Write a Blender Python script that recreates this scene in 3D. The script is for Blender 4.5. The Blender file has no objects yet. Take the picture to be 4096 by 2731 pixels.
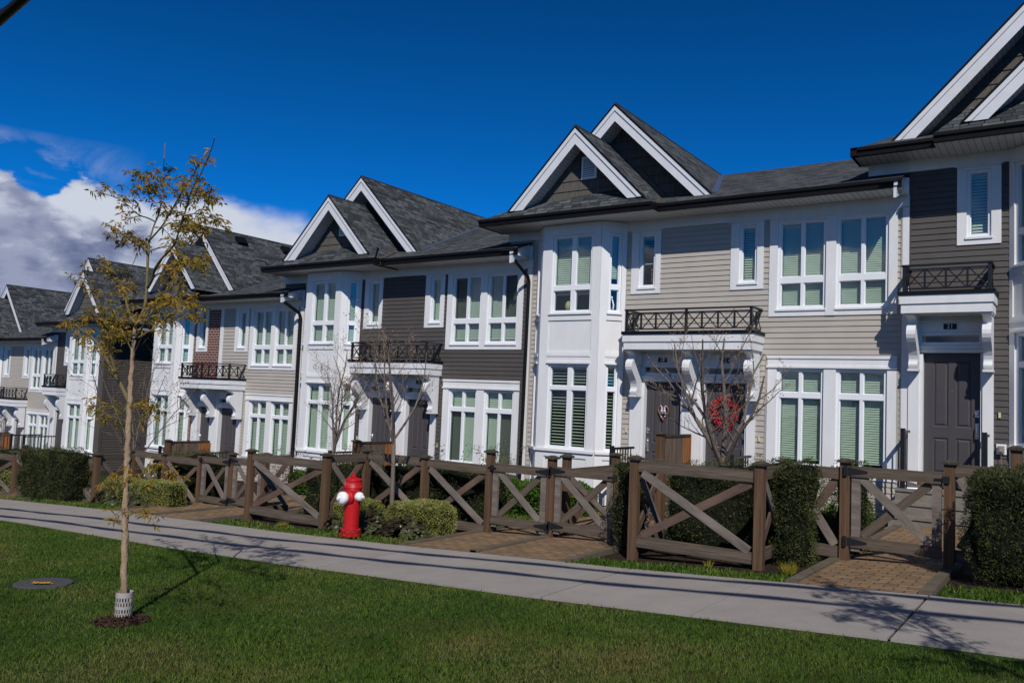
import bpy, math, random
import numpy as np
from mathutils import Vector, Matrix
random.seed(7)
S = bpy.context.scene
C = S.collection
# ------------------------------------------------------------------ camera
cam_d = bpy.data.cameras.new('camera'); cam = bpy.data.objects.new('camera', cam_d); C.objects.link(cam)
YAW, PITCH, ROLL, FPX = -0.611210696, 0.0705813866, 0.043516463, 3302.991
def cam_axes():
    f = Vector((math.sin(YAW)*math.cos(PITCH), math.cos(YAW)*math.cos(PITCH), math.sin(PITCH)))
    r = Vector((math.cos(YAW), -math.sin(YAW), 0)); u = r.cross(f)
    c, s = math.cos(ROLL), math.sin(ROLL)
    return (c*r + s*u), (-s*r + c*u), f
R_, U_, F_ = cam_axes()
cam.matrix_world = Matrix((( R_.x, U_.x, -F_.x, 0), (R_.y, U_.y, -F_.y, 0), (R_.z, U_.z, -F_.z, 0), (0, 0, 0, 1)))
cam_d.sensor_width = 36; cam_d.lens = FPX/4096*36; cam_d.clip_start = .05; cam_d.clip_end = 3000
S.camera = cam
# ------------------------------------------------------------------ light
SUN = Vector((0.76, -1.0, 1.12)).normalized()
sd = bpy.data.lights.new('sun', 'SUN'); so = bpy.data.objects.new('sun', sd); C.objects.link(so)
sd.energy = 3.9; sd.angle = math.radians(.42); sd.color = (1, .955, .89)
so.rotation_euler = SUN.to_track_quat('Z', 'Y').to_euler()
S.view_settings.view_transform = 'Standard'; S.view_settings.look = 'None'
S.view_settings.exposure = 0; S.view_settings.gamma = 1
W = bpy.data.worlds.new('World'); S.world = W; W.use_nodes = True
wt = W.node_tree; wt.nodes.clear()
def wn(t, **k):
    n = wt.nodes.new(t)
    for a, b in k.items(): setattr(n, a, b)
    return n
def wl(a, b): wt.links.new(a, b)
sky = wn('ShaderNodeTexSky', sky_type='NISHITA'); sky.sun_disc = False
sky.sun_elevation = math.asin(SUN.z); sky.sun_rotation = math.atan2(SUN.x, SUN.y)
sky.air_density = 0.75; sky.dust_density = 0.0; sky.ozone_density = 5.0; sky.altitude = 1500
SKYMUL = (0.02, 0.60, 1.10)
tint = wn('ShaderNodeMix', data_type='RGBA', blend_type='MULTIPLY'); tint.inputs['Factor'].default_value = 1
wl(sky.outputs[0], tint.inputs[6]); tint.inputs[7].default_value = (*SKYMUL, 1)
# clouds: bank low in the left (-X) part of the sky, from the view direction alone
tc = wn('ShaderNodeTexCoord'); sep = wn('ShaderNodeSeparateXYZ'); wl(tc.outputs['Generated'], sep.inputs[0])
def wm(op, a, b=None, c=None, clamp=False):
    n = wn('ShaderNodeMath', operation=op, use_clamp=clamp)
    for i, v in enumerate((a, b, c)):
        if v is None: continue
        if isinstance(v, (int, float)): n.inputs[i].default_value = v
        else: wl(v, n.inputs[i])
    return n.outputs[0]
az = wm('ARCTAN2', wm('MULTIPLY', sep.outputs[0], -1), sep.outputs[1])      # azimuth west of +Y
hyp = wm('SQRT', wm('ADD', wm('MULTIPLY', sep.outputs[0], sep.outputs[0]), wm('MULTIPLY', sep.outputs[1], sep.outputs[1])))
el = wm('ARCTAN2', sep.outputs[2], hyp)
cv = wn('ShaderNodeCombineXYZ'); wl(az, cv.inputs[0]); wl(wm('MULTIPLY', el, 1.9), cv.inputs[1])
def wnoise(scale, detail, rough, off=0.0, dist=0.0):
    mp = wn('ShaderNodeMapping'); wl(cv.outputs[0], mp.inputs[0]); mp.inputs['Location'].default_value = (off, off*.7, off*1.3)
    n = wn('ShaderNodeTexNoise'); n.inputs['Scale'].default_value = scale; n.inputs['Detail'].default_value = detail
    n.inputs['Roughness'].default_value = rough; n.inputs['Distortion'].default_value = dist; wl(mp.outputs[0], n.inputs[0]); return n.outputs[0]
n1 = wnoise(13, 9, .55, 3.1, .3); n2 = wnoise(34, 8, .6, 1.7); n3 = wnoise(7, 5, .5, 9.2)
cvv = wn('ShaderNodeCombineXYZ'); wl(wm('ADD', az, wm('MULTIPLY', n2, .035)), cvv.inputs[0]); wl(wm('ADD', wm('MULTIPLY', el, 1.25), wm('MULTIPLY', n2, .035)), cvv.inputs[1])
def puff(scale):
    v = wn('ShaderNodeTexVoronoi', feature='SMOOTH_F1', voronoi_dimensions='2D'); v.inputs['Scale'].default_value = scale; v.inputs['Smoothness'].default_value = .35; wl(cvv.outputs[0], v.inputs['Vector'])
    return wm('SUBTRACT', .55, v.outputs['Distance'])
pf = wm('ADD', puff(20), wm('MULTIPLY', puff(45), .45))
# top edge of the bank as a function of azimuth (radians)
top = wn('ShaderNodeFloatCurve'); cu = top.mapping.curves[0]
CL = [(0.0, .02), (.60, .05), (.76, .115), (.83, .178), (.86, .200), (.90, .212), (.94, .219), (.975, .216), (1.0, .210), (1.04, .203), (1.077, .208), (1.098, .212), (1.118, .202), (1.134, .187), (1.155, .192), (1.18, .206), (1.3, .21), (1.6, .18)]
AZMAX = 1.6
while len(cu.points) < len(CL): cu.points.new(.5, .5)
for p, (a, b) in zip(cu.points, CL): p.location = (a/AZMAX, b*4)
top.mapping.update()
wl(wm('DIVIDE', az, AZMAX, clamp=True), top.inputs['Value'])
edge = wm('ADD', wm('MULTIPLY', top.outputs[0], .25), wm('MULTIPLY', wm('SUBTRACT', n1, .5), .045))
edge = wm('ADD', edge, wm('ADD', wm('MULTIPLY', wm('SUBTRACT', n2, .5), .016), wm('MULTIPLY', pf, .018)))
soft = wn('ShaderNodeMapRange', interpolation_type='SMOOTHERSTEP'); wl(wm('SUBTRACT', edge, el), soft.inputs[0])
soft.inputs[1].default_value = -.004
sw = wn('ShaderNodeMapRange'); wl(az, sw.inputs[0]); sw.inputs[1].default_value = 1.12; sw.inputs[2].default_value = .84; sw.inputs[3].default_value = .006; sw.inputs[4].default_value = .050
wl(sw.outputs[0], soft.inputs[2])
azm = wn('ShaderNodeMapRange'); wl(az, azm.inputs[0]); azm.inputs[1].default_value = .74; azm.inputs[2].default_value = .84
mask = wm('MULTIPLY', soft.outputs[0], azm.outputs[0])
# wisps above the bank on the far left
wis = wn('ShaderNodeMapRange'); wl(wnoise(11.0, 8, .6, 21.3, .8), wis.inputs[0]); wis.inputs[1].default_value = .44; wis.inputs[2].default_value = .68
wa = wn('ShaderNodeMapRange'); wl(az, wa.inputs[0]); wa.inputs[1].default_value = 1.04; wa.inputs[2].default_value = 1.14
we = wm('SUBTRACT', 1.0, wm('MULTIPLY', wm('ABSOLUTE', wm('SUBTRACT', el, .228)), 34), clamp=True)
wisp = wm('MULTIPLY', wm('MULTIPLY', wis.outputs[0], wa.outputs[0]), wm('MULTIPLY', we, .75))
mask = wm('MAXIMUM', mask, wisp)
# unseen bright haze added in the southern sky as neutral fill light
sb = wn('ShaderNodeMapRange', interpolation_type='SMOOTHSTEP'); wl(sep.outputs[1], sb.inputs[0]); sb.inputs[1].default_value = -.15; sb.inputs[2].default_value = -.75
sh = wn('ShaderNodeMapRange', interpolation_type='SMOOTHSTEP'); wl(el, sh.inputs[0]); sh.inputs[1].default_value = .30; sh.inputs[2].default_value = .65
south_fill = wm('MULTIPLY', wm('MULTIPLY', sb.outputs[0], sh.outputs[0]), .26)
# cloud tone: bright upper billows, grey-blue low bellies
def billow(n): return wm('ABSOLUTE', wm('SUBTRACT', wm('MULTIPLY', n, 2.0), 1.0))
bl = wm('ADD', wm('MULTIPLY', billow(n3), .16), wm('MULTIPLY', billow(n1), .13)); bl = wm('ADD', bl, wm('MULTIPLY', billow(n2), .05))
th = wn('ShaderNodeFloatCurve'); cu2 = th.mapping.curves[0]
TL = [(0.0, 0.0), (.86, .0), (.93, .06), (.98, .12), (1.04, .142), (1.09, .155), (1.13, .175), (1.17, .195), (1.25, .20), (1.6, .18)]
while len(cu2.points) < len(TL): cu2.points.new(.5, .5)
for p, (x_, y_) in zip(cu2.points, TL): p.location = (x_/AZMAX, y_*4)
th.mapping.update(); wl(wm('DIVIDE', az, AZMAX, clamp=True), th.inputs['Value'])
dark = wn('ShaderNodeMapRange', interpolation_type='SMOOTHSTEP')
wl(wm('ADD', wm('SUBTRACT', el, wm('MULTIPLY', th.outputs[0], .25)), wm('ADD', wm('SUBTRACT', bl, .075), wm('MULTIPLY', pf, .075))), dark.inputs[0])
dark.inputs[1].default_value = -.055; dark.inputs[2].default_value = .040
tone = dark.outputs[0]
belly = wn('ShaderNodeMix', data_type='RGBA'); bv = wn('ShaderNodeMapRange'); wl(wm('ADD', n1, wm('MULTIPLY', pf, .22)), bv.inputs[0]); bv.inputs[1].default_value = .40; bv.inputs[2].default_value = .62
wl(bv.outputs[0], belly.inputs['Factor']); belly.inputs[6].default_value = (1.35, 1.7, 3.1, 1); belly.inputs[7].default_value = (3.3, 3.7, 5.3, 1)
ccol = wn('ShaderNodeMix', data_type='RGBA'); wl(tone, ccol.inputs['Factor']); wl(belly.outputs[2], ccol.inputs[6]); ccol.inputs[7].default_value = (6.6, 7.1, 8.2, 1)
grd = wn('ShaderNodeMapRange'); wl(el, grd.inputs[0]); grd.inputs[1].default_value = .12; grd.inputs[2].default_value = .62; grd.inputs[3].default_value = 1.22; grd.inputs[4].default_value = .60
sk2 = wn('ShaderNodeVectorMath', operation='SCALE'); wl(tint.outputs[2], sk2.inputs[0]); wl(grd.outputs[0], sk2.inputs['Scale'])
fin = wn('ShaderNodeMix', data_type='RGBA'); wl(mask, fin.inputs['Factor']); wl(sk2.outputs[0], fin.inputs[6]); wl(ccol.outputs[2], fin.inputs[7])
fin2 = wn('ShaderNodeMix', data_type='RGBA'); wl(south_fill, fin2.inputs['Factor']); wl(fin.outputs[2], fin2.inputs[6]); fin2.inputs[7].default_value = (7.0, 6.6, 6.2, 1)
bg = wn('ShaderNodeBackground'); wl(fin2.outputs[2], bg.inputs[0]); bg.inputs[1].default_value = 0.09
wo = wn('ShaderNodeOutputWorld'); wl(bg.outputs[0], wo.inputs[0])
S.render.engine = 'CYCLES'
S.cycles.max_bounces = 8; S.cycles.transparent_max_bounces = 12

# ------------------------------------------------------------------ materials
def mat(name, col, rough=.6, spec=.3, noise=None, bump=None, metal=0, kind=None, sheen=None):
    """noise=(scale, amount[, stretch xyz]) colour variation; bump=(scale, strength)."""
    m = bpy.data.materials.new(name); m.use_nodes = True; t = m.node_tree; b = t.nodes['Principled BSDF']
    b.inputs['Roughness'].default_value = rough; b.inputs['Specular IOR Level'].default_value = spec; b.inputs['Metallic'].default_value = metal
    b.inputs['Base Color'].default_value = (*col, 1)
    tcn = t.nodes.new('ShaderNodeTexCoord')
    if noise:
        mp = t.nodes.new('ShaderNodeMapping'); t.links.new(tcn.outputs['Object'], mp.inputs[0])
        if len(noise) > 2: mp.inputs['Scale'].default_value = noise[2]
        n = t.nodes.new('ShaderNodeTexNoise'); n.inputs['Scale'].default_value = noise[0]; n.inputs['Detail'].default_value = 6; n.inputs['Roughness'].default_value = .65
        t.links.new(mp.outputs[0], n.inputs[0])
        r = t.nodes.new('ShaderNodeMapRange'); r.inputs[1].default_value = .25; r.inputs[2].default_value = .75
        r.inputs[3].default_value = 1-noise[1]; r.inputs[4].default_value = 1+noise[1]
        t.links.new(n.outputs[0], r.inputs[0])
        x = t.nodes.new('ShaderNodeMix'); x.data_type = 'RGBA'; x.blend_type = 'MULTIPLY'; x.inputs['Factor'].default_value = 1
        x.inputs[6].default_value = (*col, 1); t.links.new(r.outputs[0], x.inputs[7]); t.links.new(x.outputs[2], b.inputs['Base Color'])
    if bump:
        n = t.nodes.new('ShaderNodeTexNoise'); n.inputs['Scale'].default_value = bump[0]; n.inputs['Detail'].default_value = 5
        if len(bump) > 2:
            mp = t.nodes.new('ShaderNodeMapping'); t.links.new(tcn.outputs['Object'], mp.inputs[0]); mp.inputs['Scale'].default_value = bump[2]; t.links.new(mp.outputs[0], n.inputs[0])
        else: t.links.new(tcn.outputs['Object'], n.inputs[0])
        bp = t.nodes.new('ShaderNodeBump'); bp.inputs['Strength'].default_value = bump[1]; bp.inputs['Distance'].default_value = .02
        t.links.new(n.outputs[0], bp.inputs['Height']); t.links.new(bp.outputs[0], b.inputs['Normal'])
    return m
def brickmat(name, c1, c2, cm, bw, bh, mortar, rough=.85, bump=.4, offset=.5, grain=.25, squash=1.0, coord='UV', bias=0.0):
    m = bpy.data.materials.new(name); m.use_nodes = True; t = m.node_tree; b = t.nodes['Principled BSDF']
    b.inputs['Roughness'].default_value = rough; b.inputs['Specular IOR Level'].default_value = .2
    tcn = t.nodes.new('ShaderNodeTexCoord')
    br = t.nodes.new('ShaderNodeTexBrick'); br.offset = offset
    t.links.new(tcn.outputs[coord], br.inputs['Vector'])
    br.inputs['Color1'].default_value = (*c1, 1); br.inputs['Color2'].default_value = (*c2, 1); br.inputs['Mortar'].default_value = (*cm, 1)
    br.inputs['Scale'].default_value = 1; br.inputs['Brick Width'].default_value = bw; br.inputs['Row Height'].default_value = bh
    br.inputs['Mortar Size'].default_value = mortar; br.inputs['Mortar Smooth'].default_value = .1; br.inputs['Bias'].default_value = bias
    n = t.nodes.new('ShaderNodeTexNoise'); n.inputs['Scale'].default_value = 9; n.inputs['Detail'].default_value = 8; n.inputs['Roughness'].default_value = .7
    t.links.new(tcn.outputs[coord], n.inputs[0])
    r = t.nodes.new('ShaderNodeMapRange'); r.inputs[1].default_value = .25; r.inputs[2].default_value = .75; r.inputs[3].default_value = 1-grain; r.inputs[4].default_value = 1+grain
    t.links.new(n.outputs[0], r.inputs[0])
    x = t.nodes.new('ShaderNodeMix'); x.data_type = 'RGBA'; x.blend_type = 'MULTIPLY'; x.inputs['Factor'].default_value = 1
    t.links.new(br.outputs[0], x.inputs[6]); t.links.new(r.outputs[0], x.inputs[7]); t.links.new(x.outputs[2], b.inputs['Base Color'])
    bp = t.nodes.new('ShaderNodeBump'); bp.inputs['Strength'].default_value = bump; bp.inputs['Distance'].default_value = .01; bp.invert = True
    t.links.new(br.outputs['Fac'], bp.inputs['Height']); t.links.new(bp.outputs[0], b.inputs['Normal'])
    return m
def shinglemat(name):
    """laminated asphalt shingles: rows of tabs of random width and tone, from UV metres"""
    m = bpy.data.materials.new(name); m.use_nodes = True; t = m.node_tree; b = t.nodes['Principled BSDF']
    b.inputs['Roughness'].default_value = .9; b.inputs['Specular IOR Level'].default_value = .15
    L = t.links.new; N = t.nodes.new
    uv = N('ShaderNodeTexCoord').outputs['UV']
    def brick(bw, bh, c1, c2, cm, ms, off, sc):
        mp = N('ShaderNodeMapping'); mp.inputs['Location'].default_value = (sc, 0, 0); L(uv, mp.inputs[0])
        br = N('ShaderNodeTexBrick'); br.offset = off; br.offset_frequency = 2; br.squash = 1.4; br.squash_frequency = 3
        L(mp.outputs[0], br.inputs['Vector']); br.inputs['Scale'].default_value = 1
        br.inputs['Color1'].default_value = (*c1, 1); br.inputs['Color2'].default_value = (*c2, 1); br.inputs['Mortar'].default_value = (*cm, 1)
        br.inputs['Brick Width'].default_value = bw; br.inputs['Row Height'].default_value = bh
        br.inputs['Mortar Size'].default_value = ms; br.inputs['Mortar Smooth'].default_value = .2; return br
    b1 = brick(.21, .112, (.030, .034, .038), (.105, .114, .120), (.014, .016, .019), .009, .37, 0)
    b2 = brick(.34, .112, (.78, .78, .78), (1.15, 1.15, 1.15), (.9, .9, .9), .002, .61, 3.3)
    x = N('ShaderNodeMix'); x.data_type = 'RGBA'; x.blend_type = 'MULTIPLY'; x.inputs['Factor'].default_value = 1
    L(b1.outputs[0], x.inputs[6]); L(b2.outputs[0], x.inputs[7])
    n = N('ShaderNodeTexNoise'); n.inputs['Scale'].default_value = 60; n.inputs['Detail'].default_value = 4; L(uv, n.inputs[0])
    n2 = N('ShaderNodeTexNoise'); n2.inputs['Scale'].default_value = 1.2; n2.inputs['Detail'].default_value = 3; L(uv, n2.inputs[0])
    r = N('ShaderNodeMapRange'); r.inputs[1].default_value = .2; r.inputs[2].default_value = .8; r.inputs[3].default_value = .8; r.inputs[4].default_value = 1.2
    ad = N('ShaderNodeMath'); ad.operation = 'ADD'; L(n.outputs[0], ad.inputs[0]); L(n2.outputs[0], ad.inputs[1])
    hf = N('ShaderNodeMath'); hf.operation = 'MULTIPLY'; hf.inputs[1].default_value = .5; L(ad.outputs[0], hf.inputs[0]); L(hf.outputs[0], r.inputs[0])
    y = N('ShaderNodeMix'); y.data_type = 'RGBA'; y.blend_type = 'MULTIPLY'; y.inputs['Factor'].default_value = 1
    L(x.outputs[2], y.inputs[6]); L(r.outputs[0], y.inputs[7]); L(y.outputs[2], b.inputs['Base Color'])
    bp = N('ShaderNodeBump'); bp.inputs['Strength'].default_value = .9; bp.inputs['Distance'].default_value = .015; bp.invert = True
    L(b1.outputs['Fac'], bp.inputs['Height']); L(bp.outputs[0], b.inputs['Normal'])
    return m
M = {}
M['white'] = mat('white_painted_trim', (.70, .70, .705), .6, .25, noise=(5, .07, (1, 1, .25)), bump=(55, .05, (1, 1, 8)))
M['vinyl'] = mat('white_vinyl_frame', (.76, .775, .80), .4, .35)
M['rake'] = mat('white_rake_board', (.63, .645, .68), .6, .25, noise=(5, .06))
M['sofft'] = brickmat('soffit_panel', (.60, .60, .62), (.56, .56, .58), (.26, .26, .27), .10, 60, .006, .6, .3, 0, .05)
M['tan'] = mat('tan_vinyl_siding', (.415, .38, .335), .55, .25, noise=(2.2, .06), bump=(90, .12, (.15, .15, 1)))
M['tancorner'] = mat('tan_corner_trim', (.385, .355, .315), .55, .25, noise=(3, .05))
M['brown'] = mat('dark_brown_siding', (.078, .069, .064), .55, .3, noise=(2.5, .12), bump=(90, .15, (.15, .15, 1)))
M['browncorner'] = mat('dark_brown_corner_trim', (.075, .066, .062), .5, .3, noise=(3, .1))
M['brick'] = brickmat('red_brick', (.155, .048, .034), (.105, .036, .028), (.42, .36, .32), .205, .076, .009, .85, .5, grain=.2)
M['shake'] = mat('cedar_look_shake', (.100, .092, .082), .8, .15, noise=(26, .38, (1, 1, .05)), bump=(70, .5, (1, 1, .06)))
M['roof'] = shinglemat('asphalt_shingles')
M['gutter'] = mat('black_gutter', (.006, .006, .007), .5, .18, noise=(6, .2))
M['flash'] = mat('blue_grey_flashing', (.10, .12, .20), .4, .5, noise=(9, .15), metal=.3)
M['flashb'] = mat('brown_flashing', (.075, .06, .052), .6, .3, noise=(9, .2))
M['rail'] = mat('black_metal_railing', (.010, .0105, .012), .4, .45)
M['door'] = mat('grey_painted_door', (.062, .056, .060), .5, .35, noise=(8, .06), bump=(120, .06, (1, 1, .2)))
M['blind'] = mat('blind_slat', (.60, .61, .55), .55, .2)
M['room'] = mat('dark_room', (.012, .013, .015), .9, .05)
M['screen'] = mat('insect_screen', (.03, .03, .03), .7, .1)
M['plate'] = mat('black_number_plate', (.008, .008, .010), .4, .3)
M['digits'] = mat('silver_digits', (.60, .62, .66), .35, .5, metal=.3)
M['steel'] = mat('brushed_steel', (.55, .56, .58), .25, .6, metal=.9)
M['conc'] = mat('concrete_steps', (.185, .165, .14), .85, .15, noise=(7, .22), bump=(60, .3))
M['kerb'] = mat('concrete_edging', (.12, .10, .075), .9, .1, noise=(5, .35), bump=(50, .4))
M['post'] = mat('brown_cedar_post', (.105, .062, .037), .8, .15, noise=(16, .55, (1, 1, .06)), bump=(60, .5, (1, 1, .05)))
M['railw'] = mat('weathered_grey_rail', (.100, .078, .060), .85, .12, noise=(14, .60, (.09, 1, 1)), bump=(60, .5, (.06, 1, 1)))
M['brace'] = mat('silvered_cedar_brace', (.155, .130, .112), .85, .12, noise=(14, .60, (.12, 1, .6)), bump=(60, .5, (.08, 1, .2)))
M['railr'] = mat('reddish_cedar_brace', (.110, .072, .056), .85, .12, noise=(14, .5, (.12, 1, .6)), bump=(60, .5, (.08, 1, .2)))
M['capw'] = mat('mossy_post_cap', (.058, .050, .038), .9, .1, noise=(18, .55), bump=(50, .6))
M['orangew'] = mat('orange_cedar_board', (.27, .105, .036), .7, .2, noise=(12, .65, (1, 1, .08)), bump=(60, .4, (1, 1, .05)))
M['greyw'] = mat('grey_cedar_board', (.13, .095, .07), .8, .15, noise=(12, .5, (1, 1, .08)), bump=(60, .4, (1, 1, .05)))
M['hinge'] = mat('black_iron_hinge', (.010, .011, .013), .5, .4)
M['red'] = mat('red_hydrant_paint', (.46, .008, .012), .42, .4, noise=(9, .14), bump=(45, .25))
M['redwear'] = mat('chipped_red_paint', (.36, .012, .010), .6, .3, noise=(38, .75), bump=(40, .5))
M['hwhite'] = mat('white_hydrant_paint', (.80, .80, .80), .45, .35, noise=(16, .12))
M['wire'] = mat('black_cable', (.006, .006, .007), .5, .3)
M['guard'] = mat('white_plastic_guard', (.36, .33, .31), .5, .3, noise=(15, .1))

def glassmat():
    m = bpy.data.materials.new('window_glass'); m.use_nodes = True; t = m.node_tree; t.nodes.clear()
    o = t.nodes.new('ShaderNodeOutputMaterial'); g = t.nodes.new('ShaderNodeBsdfGlossy'); g.inputs['Roughness'].default_value = .01; g.inputs['Color'].default_value = (.9, .95, 1, 1)
    tr = t.nodes.new('ShaderNodeBsdfTransparent'); tr.inputs['Color'].default_value = (.72, .83, .76, 1)
    lw = t.nodes.new('ShaderNodeLayerWeight'); lw.inputs[0].default_value = .5
    pw = t.nodes.new('ShaderNodeMath'); pw.operation = 'POWER'; pw.inputs[1].default_value = 4.0; t.links.new(lw.outputs['Facing'], pw.inputs[0])
    fr = t.nodes.new('ShaderNodeMath'); fr.operation = 'MULTIPLY_ADD'; fr.inputs[1].default_value = .85; fr.inputs[2].default_value = .09; t.links.new(pw.outputs[0], fr.inputs[0])
    mx = t.nodes.new('ShaderNodeMixShader'); t.links.new(fr.outputs[0], mx.inputs[0]); t.links.new(tr.outputs[0], mx.inputs[1]); t.links.new(g.outputs[0], mx.inputs[2])
    t.links.new(mx.outputs[0], o.inputs[0]); return m
M['glass'] = glassmat()

# ------------------------------------------------------------------ mesh builder
class MB:
    def __init__(s, T=None): s.v = []; s.f = []; s.uv = []; s.mi = []; s.T = T
    def q(s, pts, uv=None, m=0):
        n = len(s.v)
        for p in pts: s.v.append(s.T(*p) if s.T else tuple(p))
        s.f.append(tuple(range(n, n+len(pts)))); s.uv.append(uv or [(0, 0)]*len(pts)); s.mi.append(m)
    def box(s, x0, x1, y0, y1, z0, z1, m=0, fp=None):
        P = fp or (lambda a, d, z: (a, d, z))
        c = [P(x, y, z) for x in (x0, x1) for y in (y0, y1) for z in (z0, z1)]
        for a, b, e, d in ((0, 1, 3, 2), (4, 6, 7, 5), (0, 4, 5, 1), (2, 3, 7, 6), (0, 2, 6, 4), (1, 5, 7, 3)):
            s.q([c[a], c[b], c[e], c[d]], m=m)
    def bar(s, p, q, w, h, up=(0, 0, 1), m=0):
        """rectangular bar between two points, w sideways, h along 'up'"""
        p, q = Vector(p), Vector(q); d = (q-p).normalized(); up = Vector(up); sd_ = d.cross(up)
        if sd_.length < 1e-5: sd_ = d.cross(Vector((1, 0, 0)))
        sd_.normalize(); u2 = sd_.cross(d).normalized(); a = sd_*w/2; b = u2*h/2
        r = [[e+x*a+y*b for x, y in ((-1, -1), (1, -1), (1, 1), (-1, 1))] for e in (p, q)]
        for i in range(4):
            j = (i+1) % 4; s.q([r[0][i], r[0][j], r[1][j], r[1][i]], m=m)
        s.q(r[0][::-1], m=m); s.q(r[1], m=m)
    def tube(s, pts, rad, n=8, m=0, cap=True):
        """smooth round tube through points with radii"""
        pts = [Vector(p) for p in pts]
        if isinstance(rad, (int, float)): rad = [rad]*len(pts)
        base = len(s.v); ref = Vector((.31, .17, .93)).normalized()
        prev = None
        for i, p in enumerate(pts):
            d = (pts[min(i+1, len(pts)-1)]-pts[max(i-1, 0)]).normalized()
            if prev is None:
                a = d.cross(ref)
                if a.length < .05: a = d.cross(Vector((1, 0, 0)))
            else: a = prev-d*prev.dot(d)
            a.normalize(); prev = a; b = d.cross(a)
            for k in range(n):
                t = 2*math.pi*k/n; w = p+(a*math.cos(t)+b*math.sin(t))*rad[i]
                s.v.append(s.T(*w) if s.T else tuple(w))
        for i in range(len(pts)-1):
            for k in range(n):
                k2 = (k+1) % n
                s.f.append((base+i*n+k, base+i*n+k2, base+(i+1)*n+k2, base+(i+1)*n+k)); s.uv.append([(0, 0)]*4); s.mi.append(m)
        if cap:
            s.f.append(tuple(base+k for k in range(n))[::-1]); s.uv.append([(0, 0)]*n); s.mi.append(m)
            e = base+(len(pts)-1)*n; s.f.append(tuple(e+k for k in range(n))); s.uv.append([(0, 0)]*n); s.mi.append(m)
    def lathe(s, prof, origin=(0, 0, 0), n=28, m=0, axis=None):
        """profile of (radius, height) turned round an axis"""
        o = Vector(origin); ax = Vector(axis or (0, 0, 1)).normalized()
        a = ax.cross(Vector((0, 1, 0)) if abs(ax.y) < .9 else Vector((1, 0, 0))).normalized(); b = ax.cross(a)
        base = len(s.v)
        for r, h in prof:
            for k in range(n):
                t = 2*math.pi*k/n; w = o+ax*h+(a*math.cos(t)+b*math.sin(t))*r
                s.v.append(s.T(*w) if s.T else tuple(w))
        for i in range(len(prof)-1):
            for k in range(n):
                k2 = (k+1) % n
                s.f.append((base+i*n+k, base+i*n+k2, base+(i+1)*n+k2, base+(i+1)*n+k)); s.uv.append([(0, 0)]*4); s.mi.append(m)
        s.f.append(tuple(base+k for k in range(n))[::-1]); s.uv.append([(0, 0)]*n); s.mi.append(m)
        e = base+(len(prof)-1)*n; s.f.append(tuple(e+k for k in range(n))); s.uv.append([(0, 0)]*n); s.mi.append(m)
    def prism(s, poly, x0, x1, m=0):
        """polygon in (y,z) extruded from x0 to x1"""
        s.q([(x0, y, z) for y, z in poly][::-1], m=m); s.q([(x1, y, z) for y, z in poly], m=m)
        for i in range(len(poly)):
            (y0, z0), (y1, z1) = poly[i], poly[(i+1) % len(poly)]
            s.q([(x0, y0, z0), (x0, y1, z1), (x1, y1, z1), (x1, y0, z0)], m=m)
    def build(s, name, mats, parent=None, smooth=False):
        if not s.v: return None
        if not isinstance(mats, (list, tuple)): mats = [mats]
        me = bpy.data.meshes.new(name)
        off = root_loc(parent) if parent else Vector((0, 0, 0))
        me.from_pydata([(x-off.x, y-off.y, z-off.z) for x, y, z in s.v], [], s.f)
        for m_ in mats: me.materials.append(m_)
        if len(mats) > 1: me.polygons.foreach_set('material_index', s.mi)
        ul = me.uv_layers.new(name='UVMap'); flat = [c for u in s.uv for p in u for c in p]; ul.data.foreach_set('uv', flat)
        if smooth: me.polygons.foreach_set('use_smooth', [True]*len(me.polygons))
        me.update()
        o = bpy.data.objects.new(name, me); C.objects.link(o)
        if parent: o.parent = parent
        return o
LOC = {}
def root_loc(o):
    while o.parent: o = o.parent
    return LOC.get(o.name, Vector((0, 0, 0)))
def thing(name, label, cat, loc, group=None):
    o = bpy.data.objects.new(name, None); C.objects.link(o); o.location = loc; o.empty_display_size = .1
    LOC[o.name] = Vector(loc); tag(o, label, cat, group); return o
def tag(o, label=None, cat=None, group=None, kind=None):
    if label: o['label'] = label
    if cat: o['category'] = cat
    if group: o['group'] = group
    if kind: o['kind'] = kind
    return o
def solo(mb, name, mats, loc, label=None, cat=None, group=None, kind=None, smooth=False):
    """a thing that is one mesh, with its origin at its base"""
    mb.v = [(x-loc[0], y-loc[1], z-loc[2]) for x, y, z in mb.v]
    o = mb.build(name, mats, smooth=smooth); o.location = loc; return tag(o, label, cat, group, kind)
def sub(parent_obj, mb, name, mats, smooth=False):
    return mb.build(name, mats, parent_obj, smooth)

# ground height
GX = [-140, -60, -26, -18, -13.6, -9.6, -7.3, -6, -4.1, -2.4, -1.27, 0, 10, 60]
GZ = [-7.2, -4.9, -2.88, -2.456, -2.21, -2.05, -1.93, -1.85, -1.74, -1.62, -1.54, -1.465, -.87, 1.5]
def gz(x): return float(np.interp(x, GX, GZ))
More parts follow.
